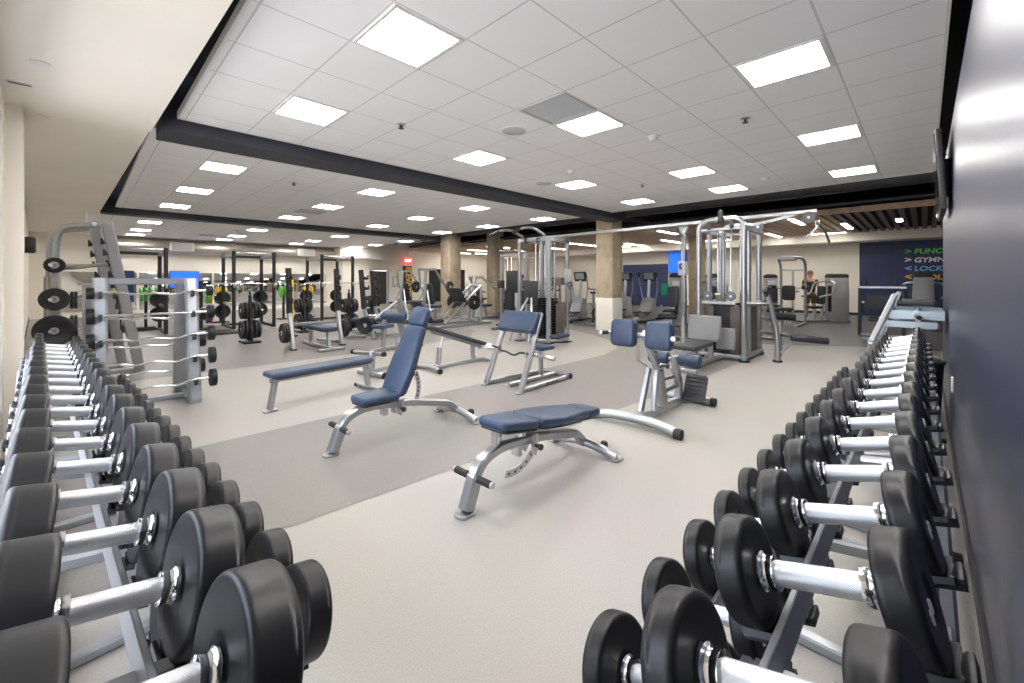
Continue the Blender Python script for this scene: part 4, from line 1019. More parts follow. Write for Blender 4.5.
# coloured plates and foam rollers by the mirrors
for k, (x, y, m, nm) in enumerate([(5.05, 16.4, M_GREEN, 'lime green'), (5.95, 16.7, M_YELLOW, 'bright yellow'), (3.2, 16.6, M_YELLOW, 'amber yellow'), (.75, 16.2, M_YELLOW, 'yellow'), (1.3, 16.2, M_GREEN, 'green')]):
    t = thing('kettlebell_stand', '%s round plates on a post, %s from the left before the rear mirrors' % (nm, ['fourth', 'fifth', 'third', 'first', 'second'][k]), 'plate stand', (x, y, 0), 0, 'coloured plate stands')
    barp([(0, 0, .02), (0, 0, 1.3)], .07, .07, M_BLACK, 'post', t, up=(1, 0, 0)); MB().box((0, 0, .02), (.42, .42, .04), bev=.006).build('base', M_BLACK, t)
    for q in range(3): MB().lathe([(.02, -.03), (.19, -.03), (.20, -.02), (.20, .02), (.19, .03), (.02, .03)], (-.11+q*.11, -.08, .98), (1, 0, 0), 26).build('round_plate', m, t)
# yellow upright bars behind the olympic bench
t = thing('resistance_pole', 'tall yellow foam pole standing behind the left olympic bench', 'foam pole', (3.62, 11.2, 0)); MB().cyl((0, 0, .03), (0, 0, 1.42), .055, n=16, bev=.01).build('foam_sleeve', M_YELLOW, t); MB().lathe([(0, 0), (.16, 0), (.16, .03), (.06, .045), (0, .045)]).build('base', M_RUBB, t)
def rubber_platform(x, y, label):
    t = thing('lifting_platform', label, 'platform', (x, y, 0)); MB().box((0, 0, .03), (1.1, .9, .05), bev=.01).build('deck', M_DKP, t); MB().box((0, 0, .0575), (.8, .7, .005)).build('mat', M_RUBB, t)
rubber_platform(2.35, 13.2, 'low black lifting platform in front of the middle power rack')

def plate_tree(x, y, label, big=True, lab2='tree'):
    t = thing('plate_tree', label, 'plate tree', (x, y, 0), 0, 'black plate trees')
    barp([(0, -.12, .03), (0, 0, 1.05)], .07, .06, M_BLACK, 'post', t, up=(1, 0, 0)); barp([(0, .12, .03), (0, 0, 1.05)], .07, .06, M_BLACK, 'post', t, up=(1, 0, 0)); MB().box((0, 0, .025), (.34, .46, .05), bev=.008).build('base', M_BLACK, t)
    for z, sx in ((.30, 1), (.30, -1), (.72, 1), (.72, -1)):
        MB().cyl((sx*.03, 0, z), (sx*.25, 0, z), .024, n=12).build('peg', M_CHROME, t)
        for k in range(2):
            plate((x+sx*(.09+.07*k), y, z), (1, 0, 0), (.21 if z < .5 else .19)-.012*k, 'black plate, %s %s peg, %s out, %s' % ('lower' if z < .5 else 'upper', 'right' if sx > 0 else 'left', ORD[k], lab2), 'plates on the plate trees', th=.05)
    tubep([(0, 0, 1.03), (0, 0, 1.15)], .02, M_BLACK, 'top_peg', t)
plate_tree(2.62, 10.75, 'black plate tree loaded both sides, left of the left olympic bench', lab2='tree left of left bench')
plate_tree(5.0, 11.0, 'black plate tree loaded both sides, between the two olympic benches', lab2='tree between the olympic benches')
plate_tree(4.15, 11.9, 'black plate tree directly behind the left olympic bench', lab2='tree behind the left bench')
plate_tree(6.5, 12.6, 'black plate tree in front of the dark doorway', lab2='tree before the dark doorway')

def olympic_bench(x, y, label, rz=0.):
    t = thing('olympic_bench', label, 'weight bench', (x, y, 0), rz, 'olympic benches')
    for xx in (0, .98):
        barp([(xx, -.10, .02), (xx, .12, .62), (xx, .20, 1.62)], .08, .085, M_SILV, 'upright', t, fil=.2, up=(0, 1, 0))
        barp([(xx, .135, .72), (xx, .205, 1.64)], .10, .105, M_BLACK, 'upright_sleeve', t, up=(0, 1, 0))
        for z in (.98, 1.22, 1.46): MB().prism([(-.12, -.05), (.0, -.06), (.0, .06), (-.03, .02), (-.09, 0), (-.10, .05), (-.12, .05)], (xx, .10+.07*(z-.7), z), Y, Z, .06, bev=.004).build('bar_hook', M_BLACK, t)
        barp([(xx, .1, .06), (xx*.6+.2, .75, .06)], .07, .06, M_SILV, 'base_rail', t)
        MB().cyl((xx, .08, .34), (xx+(.22 if xx else -.22), .08, .34), .024, n=12).build('plate_horn', M_CHROME, t); MB().prism(rrect(.12, .12, .03), (xx, -.10, .012), X, Y, .022, bev=.004).build('foot_plate', M_DKP, t)
    for z in (.50,): barp([(0, .10, z), (.98, .10, z)], .06, .06, M_SILV, 'cross_rail', t)
    barp([(.49, -.75, .05), (.49, .75, .05)], .07, .06, M_SILV, 'spine', t); barp([(.49, -.62, .05), (.49, -.55, .38)], .07, .06, M_SILV, 'pad_leg', t, up=(1, 0, 0)); barp([(.49, .35, .05), (.49, .35, .38)], .07, .06, M_SILV, 'pad_leg', t, up=(1, 0, 0)); barp([(.24, -.72, .035), (.74, -.72, .035)], .07, .05, M_SILV, 'front_foot', t)
    p = pad((.49, -.08, .43), .30, 1.25, .075, X, Y, M_BLUE, 'bench_pad', t, r=.04); MB().box((.49, -.08, .385), (.26, 1.15, .015), bev=.003).build('pad_board', M_DKP, p)
    return t
olympic_bench(2.94, 9.05, 'olympic press bench with black sleeved uprights, left one of the two')
OB = R(48)
olympic_bench(4.75, 9.35, 'olympic press bench behind the upright bench, right one of the two', OB)
for x, y, nm in ((2.94, 9.13, 'left'), (3.92, 9.13, 'right')):
    s = -1 if nm == 'left' else 1
    plates((x+s*.07, y, .34), (s, 0, 0), (.2, .2, .19), 'black plate, %s horn of left olympic bench' % nm, 'plates on the olympic benches')
for x, nm in ((0, 'left'), (.98, 'right')):
    s = -1 if nm == 'left' else 1
    plates((4.75+(x+s*.07)*math.cos(OB)-.08*math.sin(OB), 9.35+(x+s*.07)*math.sin(OB)+.08*math.cos(OB), .34), (s*math.cos(OB), s*math.sin(OB), 0), (.2, .19), 'black plate, %s horn of right olympic bench' % nm, 'plates on the olympic benches')

# plate-loaded arm curl with rolled blue pad near the upright bench head
t = thing('plate_loaded_machine', 'plate loaded row machine with rolled navy pads, behind the upright bench backrest', 'exercise machine', (4.30, 7.62, 0), R(20))
barp([(-.6, 0, .05), (.6, 0, .05)], .08, .07, M_SILV, 'base_spine', t)
for xx in (-.6, .6): barp([(xx, -.35, .04), (xx, .35, .04)], .07, .06, M_SILV, 'base_foot', t); 
barp([(-.2, 0, .05), (-.15, 0, .62)], .08, .07, M_SILV, 'seat_post', t, up=(1, 0, 0)); barp([(.4, 0, .05), (.3, 0, 1.02)], .09, .08, M_SILV, 'main_post', t, up=(1, 0, 0))
pad((-.2, 0, .50), .36, .30, .07, X, Y, M_BLUE, 'seat', t, r=.05); roller((.18, -.30, .64), (.18, .30, .64), .12, M_BLUE, 'chest_roller', t)
for s in (-1, 1):
    barp([(.3, s*.08, .96), (.1, s*.40, .66), (.02, s*.41, .60)], .05, .05, M_SILV, 'press_arm', t, fil=.05); MB().cyl((.03, s*.41, .61), (-.10, s*.41, .56), .022, n=12).build('rubber_grip', M_RUBB, t); MB().cyl((.1, s*.40, .66), (.1, s*.68, .66), .026, n=12).build('weight_horn', M_CHROME, t)
    MB().cyl((-.6, s*.34, .04), (-.6, s*.40, .04), .045, n=16, bev=.006).build('foot_cap', M_RUBB, t)
# post with round tube near the flat bench end
t = thing('plate_storage_post', 'short silver storage post on a low base, beyond the long flat bench', 'plate holder', (2.95, 5.75, 0), R(10))
MB().cyl((0, 0, .1), (0, 0, .36), .05, n=18, bev=.005).build('post', M_SILV, t); barp([(-.1, 0, .07), (.75, .08, .07)], .07, .06, M_SILV, 'base_rail', t); barp([(.0, -.3, .04), (.0, .3, .04)], .07, .06, M_SILV, 'base_foot', t); MB().cyl((.5, .05, .08), (.5, .05, .52), .018, n=10).build('upright_rod', M_SILV, t)
MB().cyl((0, -.32, .04), (0, -.28, .04), .05, n=16, bev=.006).build('foot_cap', M_RUBB, t); MB().prism(rrect(.10, .10, .03), (.75, .08, .02), X, Y, .04, bev=.004).build('end_foot', M_RUBB, t)

# leg press
t = thing('leg_press', 'angled leg press with silver rails and black sled, right of the middle column', 'exercise machine', (7.75, 10.25, 0), R(0))
for s in (-1, 1):
    barp([(-.35, s*.26, .10), (1.05, s*.26, 1.22)], .06, .08, M_SILV, 'guide_rail', t, up=(0, 1, 0)); barp([(1.02, s*.30, .03), (1.04, s*.27, 1.22)], .07, .07, M_SILV, 'rear_post', t, up=(1, 0, 0)); barp([(-1.3, s*.34, .05), (1.35, s*.34, .05)], .07, .07, M_SILV, 'base_rail', t)
    MB().cyl((.55, s*.42, .72), (.55, s*.78, .72), .026, n=12).build('weight_horn', M_CHROME, t); tubep([(-.45, s*.38, .30), (-.35, s*.42, .50), (-.2, s*.42, .52)], .018, M_SILV, 'hand_grip', t, fil=.05)
for xx in (-1.3, 1.35): barp([(xx, -.40, .05), (xx, .40, .05)], .07, .07, M_SILV, 'base_cross', t)
barp([(1.05, -.28, 1.22), (1.05, .28, 1.22)], .06, .06, M_SILV, 'top_cross', t)
u = V3((-.55, 0, .83)).normalized(); n_ = V3((.83, 0, .55)).normalized()
MB().prism(rrect(.66, .62, .06), (.30, 0, .90), Y, u, .05, bev=.01).build('foot_sled', M_DKP, t); MB().box((.50, 0, .74), (.34, .44, .16), rot=(0, R(-38), 0), bev=.02).build('sled_carriage', M_BLACK, t)
pad((-.55, 0, .20), .44, .46, .09, X, Y, M_DKV, 'seat', t, r=.06); pad((-.98, 0, .52), .46, .74, .09, Y, V3((-.62, 0, .78)).normalized(), M_DKV, 'backrest', t, r=.06); barp([(-1.3, 0, .06), (-1.15, 0, .60)], .07, .07, M_SILV, 'back_post', t, up=(1, 0, 0))
for s, nm in ((-1, 'near'), (1, 'far')): plates((7.75+.55, 10.25+s*.50, .72), (0, s, 0), (.22, .22), 'black plate on the %s horn of the leg press' % nm, 'plates on the leg press')
# plate storage to its right
t = thing('plate_tree', 'plate holder right of the leg press with plates facing the camera', 'plate tree', (9.1, 9.1, 0), 0, 'black plate trees')
barp([(0, .06, .02), (0, .06, 1.05)], .07, .07, M_SILV, 'post', t, up=(1, 0, 0)); MB().box((0, .0, .03), (.5, .5, .05), bev=.008).build('base', M_DKP, t)
for x_, z_ in ((0, .88), (0, .48), (-.3, .62)): MB().cyl((x_, .06, z_), (x_, -.28, z_), .024, n=12).build('peg', M_CHROME, t)
barp([(0, .06, .62), (-.3, .06, .62)], .05, .05, M_SILV, 'side_arm', t)
plates((9.1, 9.0, .88), (0, -1, 0), (.17, .17), 'black plate, top peg of holder right of leg press', 'plates right of the leg press'); plates((9.1, 9.0, .48), (0, -1, 0), (.2, .2), 'black plate, bottom peg of holder right of leg press', 'plates right of the leg press'); plates((8.8, 9.02, .62), (0, -1, 0), (.11,), 'small black plate on side peg of the holder right of leg press', 'plates right of the leg press')

# plate-loaded chest press with slanted arms
def lever_press(x, y, rz, label, h=1.75):
    t = thing('lever_press_machine', label, 'exercise machine', (x, y, 0), rz, 'plate loaded lever machines')
    barp([(-.7, 0, .05), (.75, 0, .05)], .09, .08, M_SILV, 'base_spine', t)
    for xx in (-.7, .75): barp([(xx, -.5, .045), (xx, .5, .045)], .08, .07, M_SILV, 'base_foot', t)
    barp([(.6, 0, .06), (.45, 0, h)], .10, .09, M_SILV, 'main_post', t, up=(1, 0, 0)); barp([(.4, -.35, h), (.4, .35, h)], .08, .08, M_SILV, 'top_cross', t)
    barp([(-.1, 0, .06), (-.05, 0, .42)], .09, .08, M_SILV, 'seat_post', t, up=(1, 0, 0)); pad((-.05, 0, .48), .42, .36, .08, X, Y, M_BLUE, 'seat', t, r=.06); pad((.26, 0, .92), .32, .72, .09, Y, V3((.2, 0, .98)).normalized(), M_DKV, 'backrest', t, r=.06)
    for s in (-1, 1):
        barp([(.4, s*.33, h), (.05, s*.52, 1.12), (-.35, s*.50, .95)], .06, .07, M_SILV, 'lever_arm', t, fil=.12); MB().cyl((-.35, s*.50, .95), (-.35, s*.34, .95), .022, n=12).build('rubber_grip', M_RUBB, t)
        MB().cyl((.08, s*.55, 1.16), (.08, s*.85, 1.16), .026, n=12).build('weight_horn', M_CHROME, t); barp([(.75, s*.45, .05), (.48, s*.06, 1.05)], .05, .06, M_SILV, 'rear_brace', t)
    return t
lever_press(8.5, 12.1, R(200), 'silver lever press machine with slanted arms, left of the middle column'); lever_press(9.3, 14.9, R(200), 'silver lever machine partly hidden behind the middle column'); lever_press(10.2, 11.4, R(180), 'silver lever machine behind the leg press', 1.5)
for s, nm in ((-1, 'left'), (1, 'right')): plates((8.5-.08*math.cos(R(20))+s*.68*math.sin(R(20)), 12.1-.027-.94*s*.68, 1.16), (.34*s, -.94*s, 0), (.2, .2), 'black plate, %s horn of lever press by column' % nm, 'plates on the lever press')
# ================================================================== SELECTORISED AND CARDIO MACHINES
def shroud(t, c, h=1.5, w=.42, d=.50, face=(-1, 0, 0)):
    c = V3(c); f = V3(face).normalized(); u = Z.cross(f)
    poly = [(-w/2, 0), (w/2, 0), (w/2+.015, h*.5), (w/2-.01, h*.93), (-w/2+.01, h*.93), (-w/2-.015, h*.5)]
    s = MB().prism([(x, y+.08) for x, y in poly], c, u, Z, d, bev=.02).build('stack_shroud', M_SHROUD, t)
    MB().prism([(-w/2-.005, h*.93+.082), (w/2+.005, h*.93+.082), (w/2-.03, h+.08), (w/2-.10, h+.11), (-w/2+.10, h+.11), (-w/2+.03, h+.08)], c, u, Z, d+.02, bev=.018).build('shroud_cap', M_DKP, t)
    MB().box(c+f*(d/2-.001)+Z*.78, (.012, w*.34, .85) if abs(f.x) > .5 else (w*.34, .012, .85), bev=.002).build('stack_window', M_IRON, s)
    MB().box(c+f*(d/2+.001)+Z*1.30, (.012, w*.5, .16) if abs(f.x) > .5 else (w*.5, .012, .16), bev=.002).build('instruction_placard', M_FRAME, s)
    MB().box(c+Z*.045, (d+.06, w+.06, .08), bev=.012).build('stack_base', M_SILV, t)
def selector(x, y, rz, label, kind=0):
    t = thing('selector_machine', label, 'exercise machine', (x, y, 0), rz, 'weight stack machines')
    shroud(t, (0, 0, 0))
    barp([(0, 0, .05), (-1.35, 0, .05)], .09, .07, M_SILV, 'base_rail', t); barp([(-1.35, -.32, .045), (-1.35, .32, .045)], .08, .06, M_SILV, 'base_foot', t)
    barp([(-.82, 0, .06), (-.78, 0, .46)], .08, .08, M_SILV, 'seat_post', t, up=(1, 0, 0))
    pad((-.85, 0, .50), .42, .38, .08, X, Y, M_DKV, 'seat', t, r=.06)
    barp([(-.55, 0, .06), (-.48, 0, 1.05)], .08, .08, M_SILV, 'back_post', t, up=(1, 0, 0))
    pad((-.56, 0, .90), .30, .60, .08, Y, V3((.1, 0, 1)).normalized(), M_DKV, 'backrest', t, r=.06)
    if kind == 0:
        for s in (-1, 1):
            barp([(-.30, s*.10, 1.35), (-.45, s*.42, 1.30), (-.55, s*.45, .95), (-.95, s*.36, .85)], .05, .05, M_SILV, 'press_arm', t, fil=.1); MB().cyl((-.95, s*.36, .85), (-.95, s*.20, .87), .022, n=12).build('rubber_grip', M_RUBB, t)
        barp([(-.30, -.12, 1.35), (-.30, .12, 1.35)], .07, .07, M_SILV, 'pivot_housing', t)
    else:
        roller((-1.25, -.26, .36), (-1.25, .26, .36), .07, M_DKV, 'shin_roller', t); barp([(-.85, .24, .46), (-1.25, .24, .36)], .04, .05, M_SILV, 'leg_lever', t)
        for s in (-1, 1): tubep([(-.8, s*.22, .45), (-.78, s*.27, .62), (-.92, s*.27, .66)], .018, M_SILV, 'side_handle', t, fil=.05)
    return t
selector(17.7, 4.05, R(20), 'grey weight stack machine behind the cable tower, left of the curved frame', 1)
selector(17.55, 2.08, R(-40), 'grey weight stack machine alone before the pale wall, right of the person', 0)
selector(12.9, 5.45, R(10), 'grey weight stack machine under the blue wall screen', 1)
selector(10.3, 9.9, R(200), 'grey weight stack machine just left of the left cable tower', 0)
selector(16.5, .02, R(180), 'grey weight stack machine beyond the end of the right dumbbell rack', 0)
selector(14.6, 5.0, R(15), 'grey weight stack machine seen through the arch of the cable tower', 0)
# curved-frame lat pulldown
t = thing('pulldown_machine', 'pulldown machine with curved tube frame and padded roller before the pale wall', 'exercise machine', (15.4, 3.0, 0), R(0))
for yy in (-.33, .33):
    tubep([(.5, yy, .02), (.5, yy, 1.9), (.1, yy, 2.08), (-.25, yy*.5, 2.1)], .04, M_SILV, 'curved_frame', t, fil=.25, n=12); barp([(.5, yy, .05), (-.9, yy, .05)], .08, .06, M_SILV, 'base_rail', t)
barp([(.5, -.33, 1.72), (.5, .33, 1.72)], .05, .05, M_SILV, 'frame_crossbar', t); MB().box((-.18, 0, 2.06), (.34, .40, .16), bev=.03).build('pulley_head', M_SHROUD, t)
barp([(.5, 0, .05), (.5, 0, 1.72)], .06, .06, M_SILV, 'centre_post', t, up=(1, 0, 0)); barp([(-.5, 0, .05), (-.5, 0, .5)], .08, .08, M_SILV, 'seat_post', t, up=(1, 0, 0))
pad((-.5, 0, .52), .42, .36, .08, X, Y, M_DKV, 'seat', t, r=.06); roller((-.72, -.30, .30), (-.72, .30, .30), .10, M_DKV, 'foot_roller', t); pad((-.1, 0, 1.0), .34, .46, .09, Y, Z, M_DKV, 'chest_pad', t, r=.06)
barp([(.5, 0, 1.06), (-.06, 0, 1.0)], .06, .06, M_SILV, 'pad_arm', t)
for s in (-1, 1):
    tubep([(.3, s*.12, 1.15), (-.1, s*.45, 1.15), (-.45, s*.5, 1.22)], .022, M_SILV, 'pull_arm', t, fil=.1); roller((-.12, s*.34, 1.18), (-.12, s*.52, 1.18), .06, M_DKV, 'elbow_pad', t)
barp([(.5, .33, 1.0), (1.9, .1, 1.0)], .05, .05, M_SILV, 'link_bar', t)
# bench press style row of dark machine at the far right
t = thing('seated_row_machine', 'low dark machine with pale top bar in front of the navy lettering wall', 'exercise machine', (13.6, .75, 0), R(0))
barp([(0, -.45, 1.22), (0, .45, 1.22)], .10, .06, M_SILV, 'top_bar', t)
for s in (-1, 1): barp([(0, s*.40, .02), (0, s*.40, 1.2)], .07, .07, M_DKP, 'side_post', t, up=(1, 0, 0)); MB().cyl((0, s*.28, 1.25), (0, s*.28, 1.38), .03, n=12).build('top_knob', M_DKP, t)
pad((-.12, 0, .85), .60, .42, .10, Y, Z, M_DKV, 'chest_pad', t, r=.06); pad((-.5, 0, .48), .42, .40, .09, X, Y, M_DKV, 'seat', t, r=.06); barp([(-.5, 0, .05), (-.5, 0, .44)], .08, .08, M_SILV, 'seat_post', t, up=(1, 0, 0)); barp([(-.8, 0, .05), (.1, 0, .05)], .1, .07, M_SILV, 'base_rail', t); barp([(-.8, -.3, .04), (-.8, .3, .04)], .07, .06, M_SILV, 'base_foot', t); barp([(0, -.4, .06), (0, .4, .06)], .07, .06, M_SILV, 'base_cross', t); barp([(0, -.4, .85), (0, .4, .85)], .05, .05, M_SILV, 'mid_cross', t)

def elliptical(x, y, rz, label):
    t = thing('elliptical_trainer', label, 'cardio machine', (x, y, 0), rz, 'cardio machines')
    MB().prism([(-.25, .06), (.28, .06), (.30, .30), (.22, .72), (.05, .80), (-.12, .62), (-.28, .28)], (.0, 0, 0), X, Z, .42, bev=.04).build('drive_shroud', M_SHROUD, t)
    barp([(-1.0, 0, .05), (.55, 0, .05)], .14, .07, M_SILV, 'base_rail', t)
    for xx in (-1.0, .55): barp([(xx, -.36, .04), (xx, .36, .04)], .08, .06, M_DKP, 'base_foot', t)
    barp([(.1, 0, .70), (.18, 0, 1.45)], .10, .08, M_SILV, 'console_mast', t, up=(1, 0, 0)); c = MB().box((.15, 0, 1.52), (.10, .46, .34), rot=(0, R(-18), 0), bev=.03).build('console', M_DKP, t); MB().box((.093, 0, 1.535), (.006, .34, .22), rot=(0, R(-18), 0)).build('display', mat('pale_display', (.35, .37, .40), .3), c)
    for s in (-1, 1):
        tubep([(.16, s*.20, .55), (.14, s*.30, 1.1), (.02, s*.32, 1.55), (-.06, s*.30, 1.68)], .024, M_SILV, 'swing_arm', t, fil=.15); MB().cyl((.02, s*.32, 1.50), (-.06, s*.30, 1.68), .03, n=12, bev=.006).build('rubber_grip', M_RUBB, t)
        barp([(-.9, s*.16, .22), (.05, s*.18, .34 if s > 0 else .26)], .07, .06, M_SILV, 'pedal_arm', t); MB().box((-.5, s*.17, .31), (.40, .17, .05), bev=.015).build('pedal', M_DKP, t)
    return t
elliptical(13.7, 6.85, R(5), 'pale elliptical trainer in front of the far navy recess'); elliptical(14.3, 8.1, R(5), 'pale elliptical trainer left of another, before the far navy recess, by the column')
elliptical(16.2, 9.6, R(0), 'pale elliptical trainer deepest behind the near column')
def treadmill(x, y, rz, label):
    t = thing('treadmill', label, 'cardio machine', (x, y, 0), rz, 'cardio machines')
    MB().box((0, 0, .12), (1.75, .72, .16), bev=.03).build('deck', M_DKP, t); MB().box((-.08, 0, .205), (1.5, .48, .012), bev=.003).build('belt', M_RUBB, t); MB().prism([(.55, .1), (.98, .1), (.92, .34), (.62, .36)], (0, 0, 0), X, Z, .70, bev=.03).build('motor_hood', M_SHROUD, t)
    for s in (-1, 1): barp([(.72, s*.36, .15), (.62, s*.36, 1.28)], .09, .06, M_SILV, 'upright', t, up=(1, 0, 0)); tubep([(.62, s*.36, 1.02), (.1, s*.36, .98)], .025, M_RUBB, 'handrail', t)
    c = MB().box((.60, 0, 1.34), (.12, .80, .34), rot=(0, R(-20), 0), bev=.04).build('console', M_SHROUD, t); MB().box((.535, 0, 1.36), (.006, .46, .24), rot=(0, R(-20), 0)).build('display', M_DKP, c)
elliptical(12.0, 8.55, R(5), 'pale elliptical trainer just right of the left cable tower'); treadmill(14.8, 11.6, R(20), 'treadmill behind the left cable tower, farther back')
treadmill(12.8, 10.6, R(25), 'treadmill behind the preacher bench side of the left cable tower')
t = thing('spin_bike', 'exercise bike tucked beside the left face of the near column', 'cardio machine', (11.6, 7.66, 0), R(30))
MB().lathe([(0, -.03), (.24, -.03), (.26, -.015), (.26, .015), (.24, .03), (0, .03)], (.35, 0, .36), (0, 1, 0), 30).build('flywheel', M_SHROUD, t); barp([(.35, 0, .38), (-.1, 0, .46), (-.5, 0, .10)], .08, .06, M_DKP, 'frame', t, fil=.1, up=(0, 1, 0)); barp([(-.1, 0, .44), (-.28, 0, .98)], .06, .05, M_SILV, 'seat_post', t, up=(1, 0, 0)); barp([(.22, 0, .42), (.36, 0, 1.08)], .06, .05, M_SILV, 'handlebar_post', t, up=(1, 0, 0))
MB().prism([(-.14, -.09), (-.05, -.10), (.16, -.03), (.16, .03), (-.05, .10), (-.14, .09)], (-.28, 0, 1.0), X, Y, .06, bev=.02).build('saddle', M_DKV, t)
for s in (-1, 1): tubep([(.36, 0, 1.09), (.38, s*.20, 1.10), (.58, s*.20, 1.14)], .018, M_RUBB, 'handlebar', t, fil=.06); MB().bar([(.02, s*.06, .36), (.02+.12*s, s*.07, .26)], .03, .02).box((.02+.12*s, s*.13, .26), (.1, .09, .025), bev=.006).build('crank', M_STEEL, t)
for xx in (-.52, .6): barp([(xx, -.26, .04), (xx, .26, .04)], .07, .06, M_SILV, 'base_foot', t)
barp([(.35, 0, .36), (.6, 0, .05)], .06, .05, M_DKP, 'front_fork', t, up=(0, 1, 0))

# tall twin-post trainer behind the left tower
t = thing('functional_trainer', 'tall twin post pulley trainer behind the left cable tower', 'exercise machine', (8.45, 8.2, 0), R(10))
for yy in (-.42, .42):
    barp([(0, yy, .02), (0, yy, 2.12)], .08, .10, M_SILV, 'post', t, up=(1, 0, 0)); barp([(-.45, yy, .045), (.45, yy, .045)], .08, .07, M_SILV, 'base_foot', t)
    barp([(.35, yy*.75, .05), (.02, yy, 1.4)], .05, .06, M_SILV, 'rear_brace', t); MB().box((-.03, yy, 1.28), (.16, .14, .22), bev=.012).build('carriage', M_DKP, t)
    MB().lathe([(0, -.016), (.075, -.016), (.06, 0), (.075, .016), (0, .016)], (-.12, yy, 1.30), (0, 1, 0), 20).build('pulley', M_DKGREY, t)
    MB().box((.12, yy*.55, .58), (.16, .26, 1.05), bev=.01).build('weight_stack', M_IRON, t)
    for q in (-.07, .07): MB().cyl((.12, yy*.55+q, 1.08), (.12, yy*.55+q, 2.05), .013, n=8).build('guide_rod', M_CHROME, t)
barp([(0, -.46, 2.10), (0, .46, 2.10)], .09, .09, M_SILV, 'top_beam', t); tubep([(-.02, -.42, 2.14), (-.28, -.30, 2.20), (-.28, .30, 2.20), (-.02, .42, 2.14)], .022, M_CHROME, 'pull_up_bar', t, fil=.08); barp([(0, -.42, .10), (0, .42, .10)], .07, .07, M_SILV, 'base_cross', t)
MB().box((-.02, 0, 1.35), (.02, .5, .62), bev=.006).build('shroud_panel', M_DKP, t)
# ------------------------------------------------------------------ tray rack past the right dumbbells
t = thing('tray_rack', 'pale steel tray rack at the far end of the right dumbbell row', 'storage rack', (6.35, .06, 0))
for xx in (-.42, .42):
    barp([(xx, .50, .02), (xx, .15, 1.26)], .045, .05, M_RACK, 'front_leg', t, up=(1, 0, 0)); barp([(xx, -.13, .02), (xx, .0, 1.1)], .05, .05, M_SILV, 'rear_leg', t, up=(1, 0, 0)); barp([(xx, -.14, .03), (xx, .52, .03)], .06, .05, M_SILV, 'base_foot', t)
barp([(-.80, .32, .78), (-.42, .16, 1.24)], .04, .05, M_RACK, 'sloping_side_bar', t, up=(0, 1, 0)); barp([(-.80, .32, .78), (-.42, .36, .55)], .05, .05, M_SILV, 'side_brace', t)
M_TRAY = mat('pale_blue_steel', (.55, .63, .68), .25, metal=.5)
for z, yc, hh in ((1.045, -.0, .085), (.945, .05, .065), (.60, .16, .06)):
    b = MB(); b.box((0, yc, z-hh/2+.006), (.90, .40, .012))
    for s_ in (-1, 1): b.box((s_*.448, yc, z), (.012, .40, hh)); b.box((0, yc+s_*.198, z), (.90, .012, hh))
    b.build('tray', M_TRAY, t)
pad((.12, -.0, 1.15), .30, .06, .60, Y, Z, M_DKV, 'top_mat', t, r=.02)
hb = thing('lat_bar', 'black cable bar handle lying on the top tray of the tray rack', 'lat bar', (6.0, .06, 1.03)); MB().tube([(-.2, -.02, 0), (-.08, 0, .012), (.08, 0, .012), (.22, -.02, 0)], .016, 10, .04).build('bar', M_DKP, hb); MB().cyl((-.24, -.025, -.002), (-.14, -.01, .006), .022, n=12).build('grip', M_RUBB, hb)
hb = thing('stirrup_grip', 'small chrome cable handle lying on the lower tray of the tray rack', 'cable grip', (6.15, .12, .945)); MB().tube([(-.07, -.02, 0), (0, .06, .01), (.07, -.02, 0)], .008, 8, .02).build('strap', M_CHROME, hb); MB().cyl((-.07, -.02, 0), (.07, -.02, 0), .017, n=12).build('grip', M_RUBB, hb)
t = thing('waste_bin', 'black round bin standing by the navy wall under the tray rack', 'bin', (5.62, .02, 0))
MB().lathe([(0, .01), (.125, .01), (.155, .60), (.165, .62), (.155, .63), (.145, .60), (.118, .03), (0, .03)], n=28).build('bin_body', M_DKP, t); MB().lathe([(.150, .625), (.168, .63), (.168, .645), (.145, .65), (.14, .63)], n=28).build('rim', M_BLACK, t)

# ------------------------------------------------------------------ person
def skin(name, chain, m, parent, sub=2, root=0):
    """chain: list of (points, radii) polylines; points may repeat an earlier coordinate to join"""
    vs, es, rs, idx = [], [], [], {}
    for pts, rad in chain:
        prev = None
        for p, r in zip(pts, rad):
            k = tuple(round(q, 4) for q in p)
            if k not in idx: idx[k] = len(vs); vs.append(k); rs.append(r)
            if prev is not None and prev != idx[k]: es.append((prev, idx[k]))
            prev = idx[k]
    me = bpy.data.meshes.new(name); me.from_pydata(vs, es, []); o = bpy.data.objects.new(name, me); COL.objects.link(o)
    md = o.modifiers.new('Skin', 'SKIN'); md.use_smooth_shade = True
    for i, r in enumerate(rs):
        d = me.skin_vertices[0].data[i]; d.radius = r if isinstance(r, tuple) else (r, r); d.use_root = i == root
    s = o.modifiers.new('Sub', 'SUBSURF'); s.levels = s.render_levels = sub
    dg = bpy.context.evaluated_depsgraph_get(); m2 = bpy.data.meshes.new_from_object(o.evaluated_get(dg)); bpy.data.objects.remove(o); bpy.data.meshes.remove(me)
    m2.name = name; m2.materials.clear(); m2.materials.append(m); m2.polygons.foreach_set('use_smooth', [True]*len(m2.polygons))
    o = bpy.data.objects.new(name, m2); COL.objects.link(o); o.parent = parent; return o
t = thing('person', 'person in dark shirt and brown shorts standing at the machine before the pale wall', 'person', (17.9, 2.86, 0), R(200))
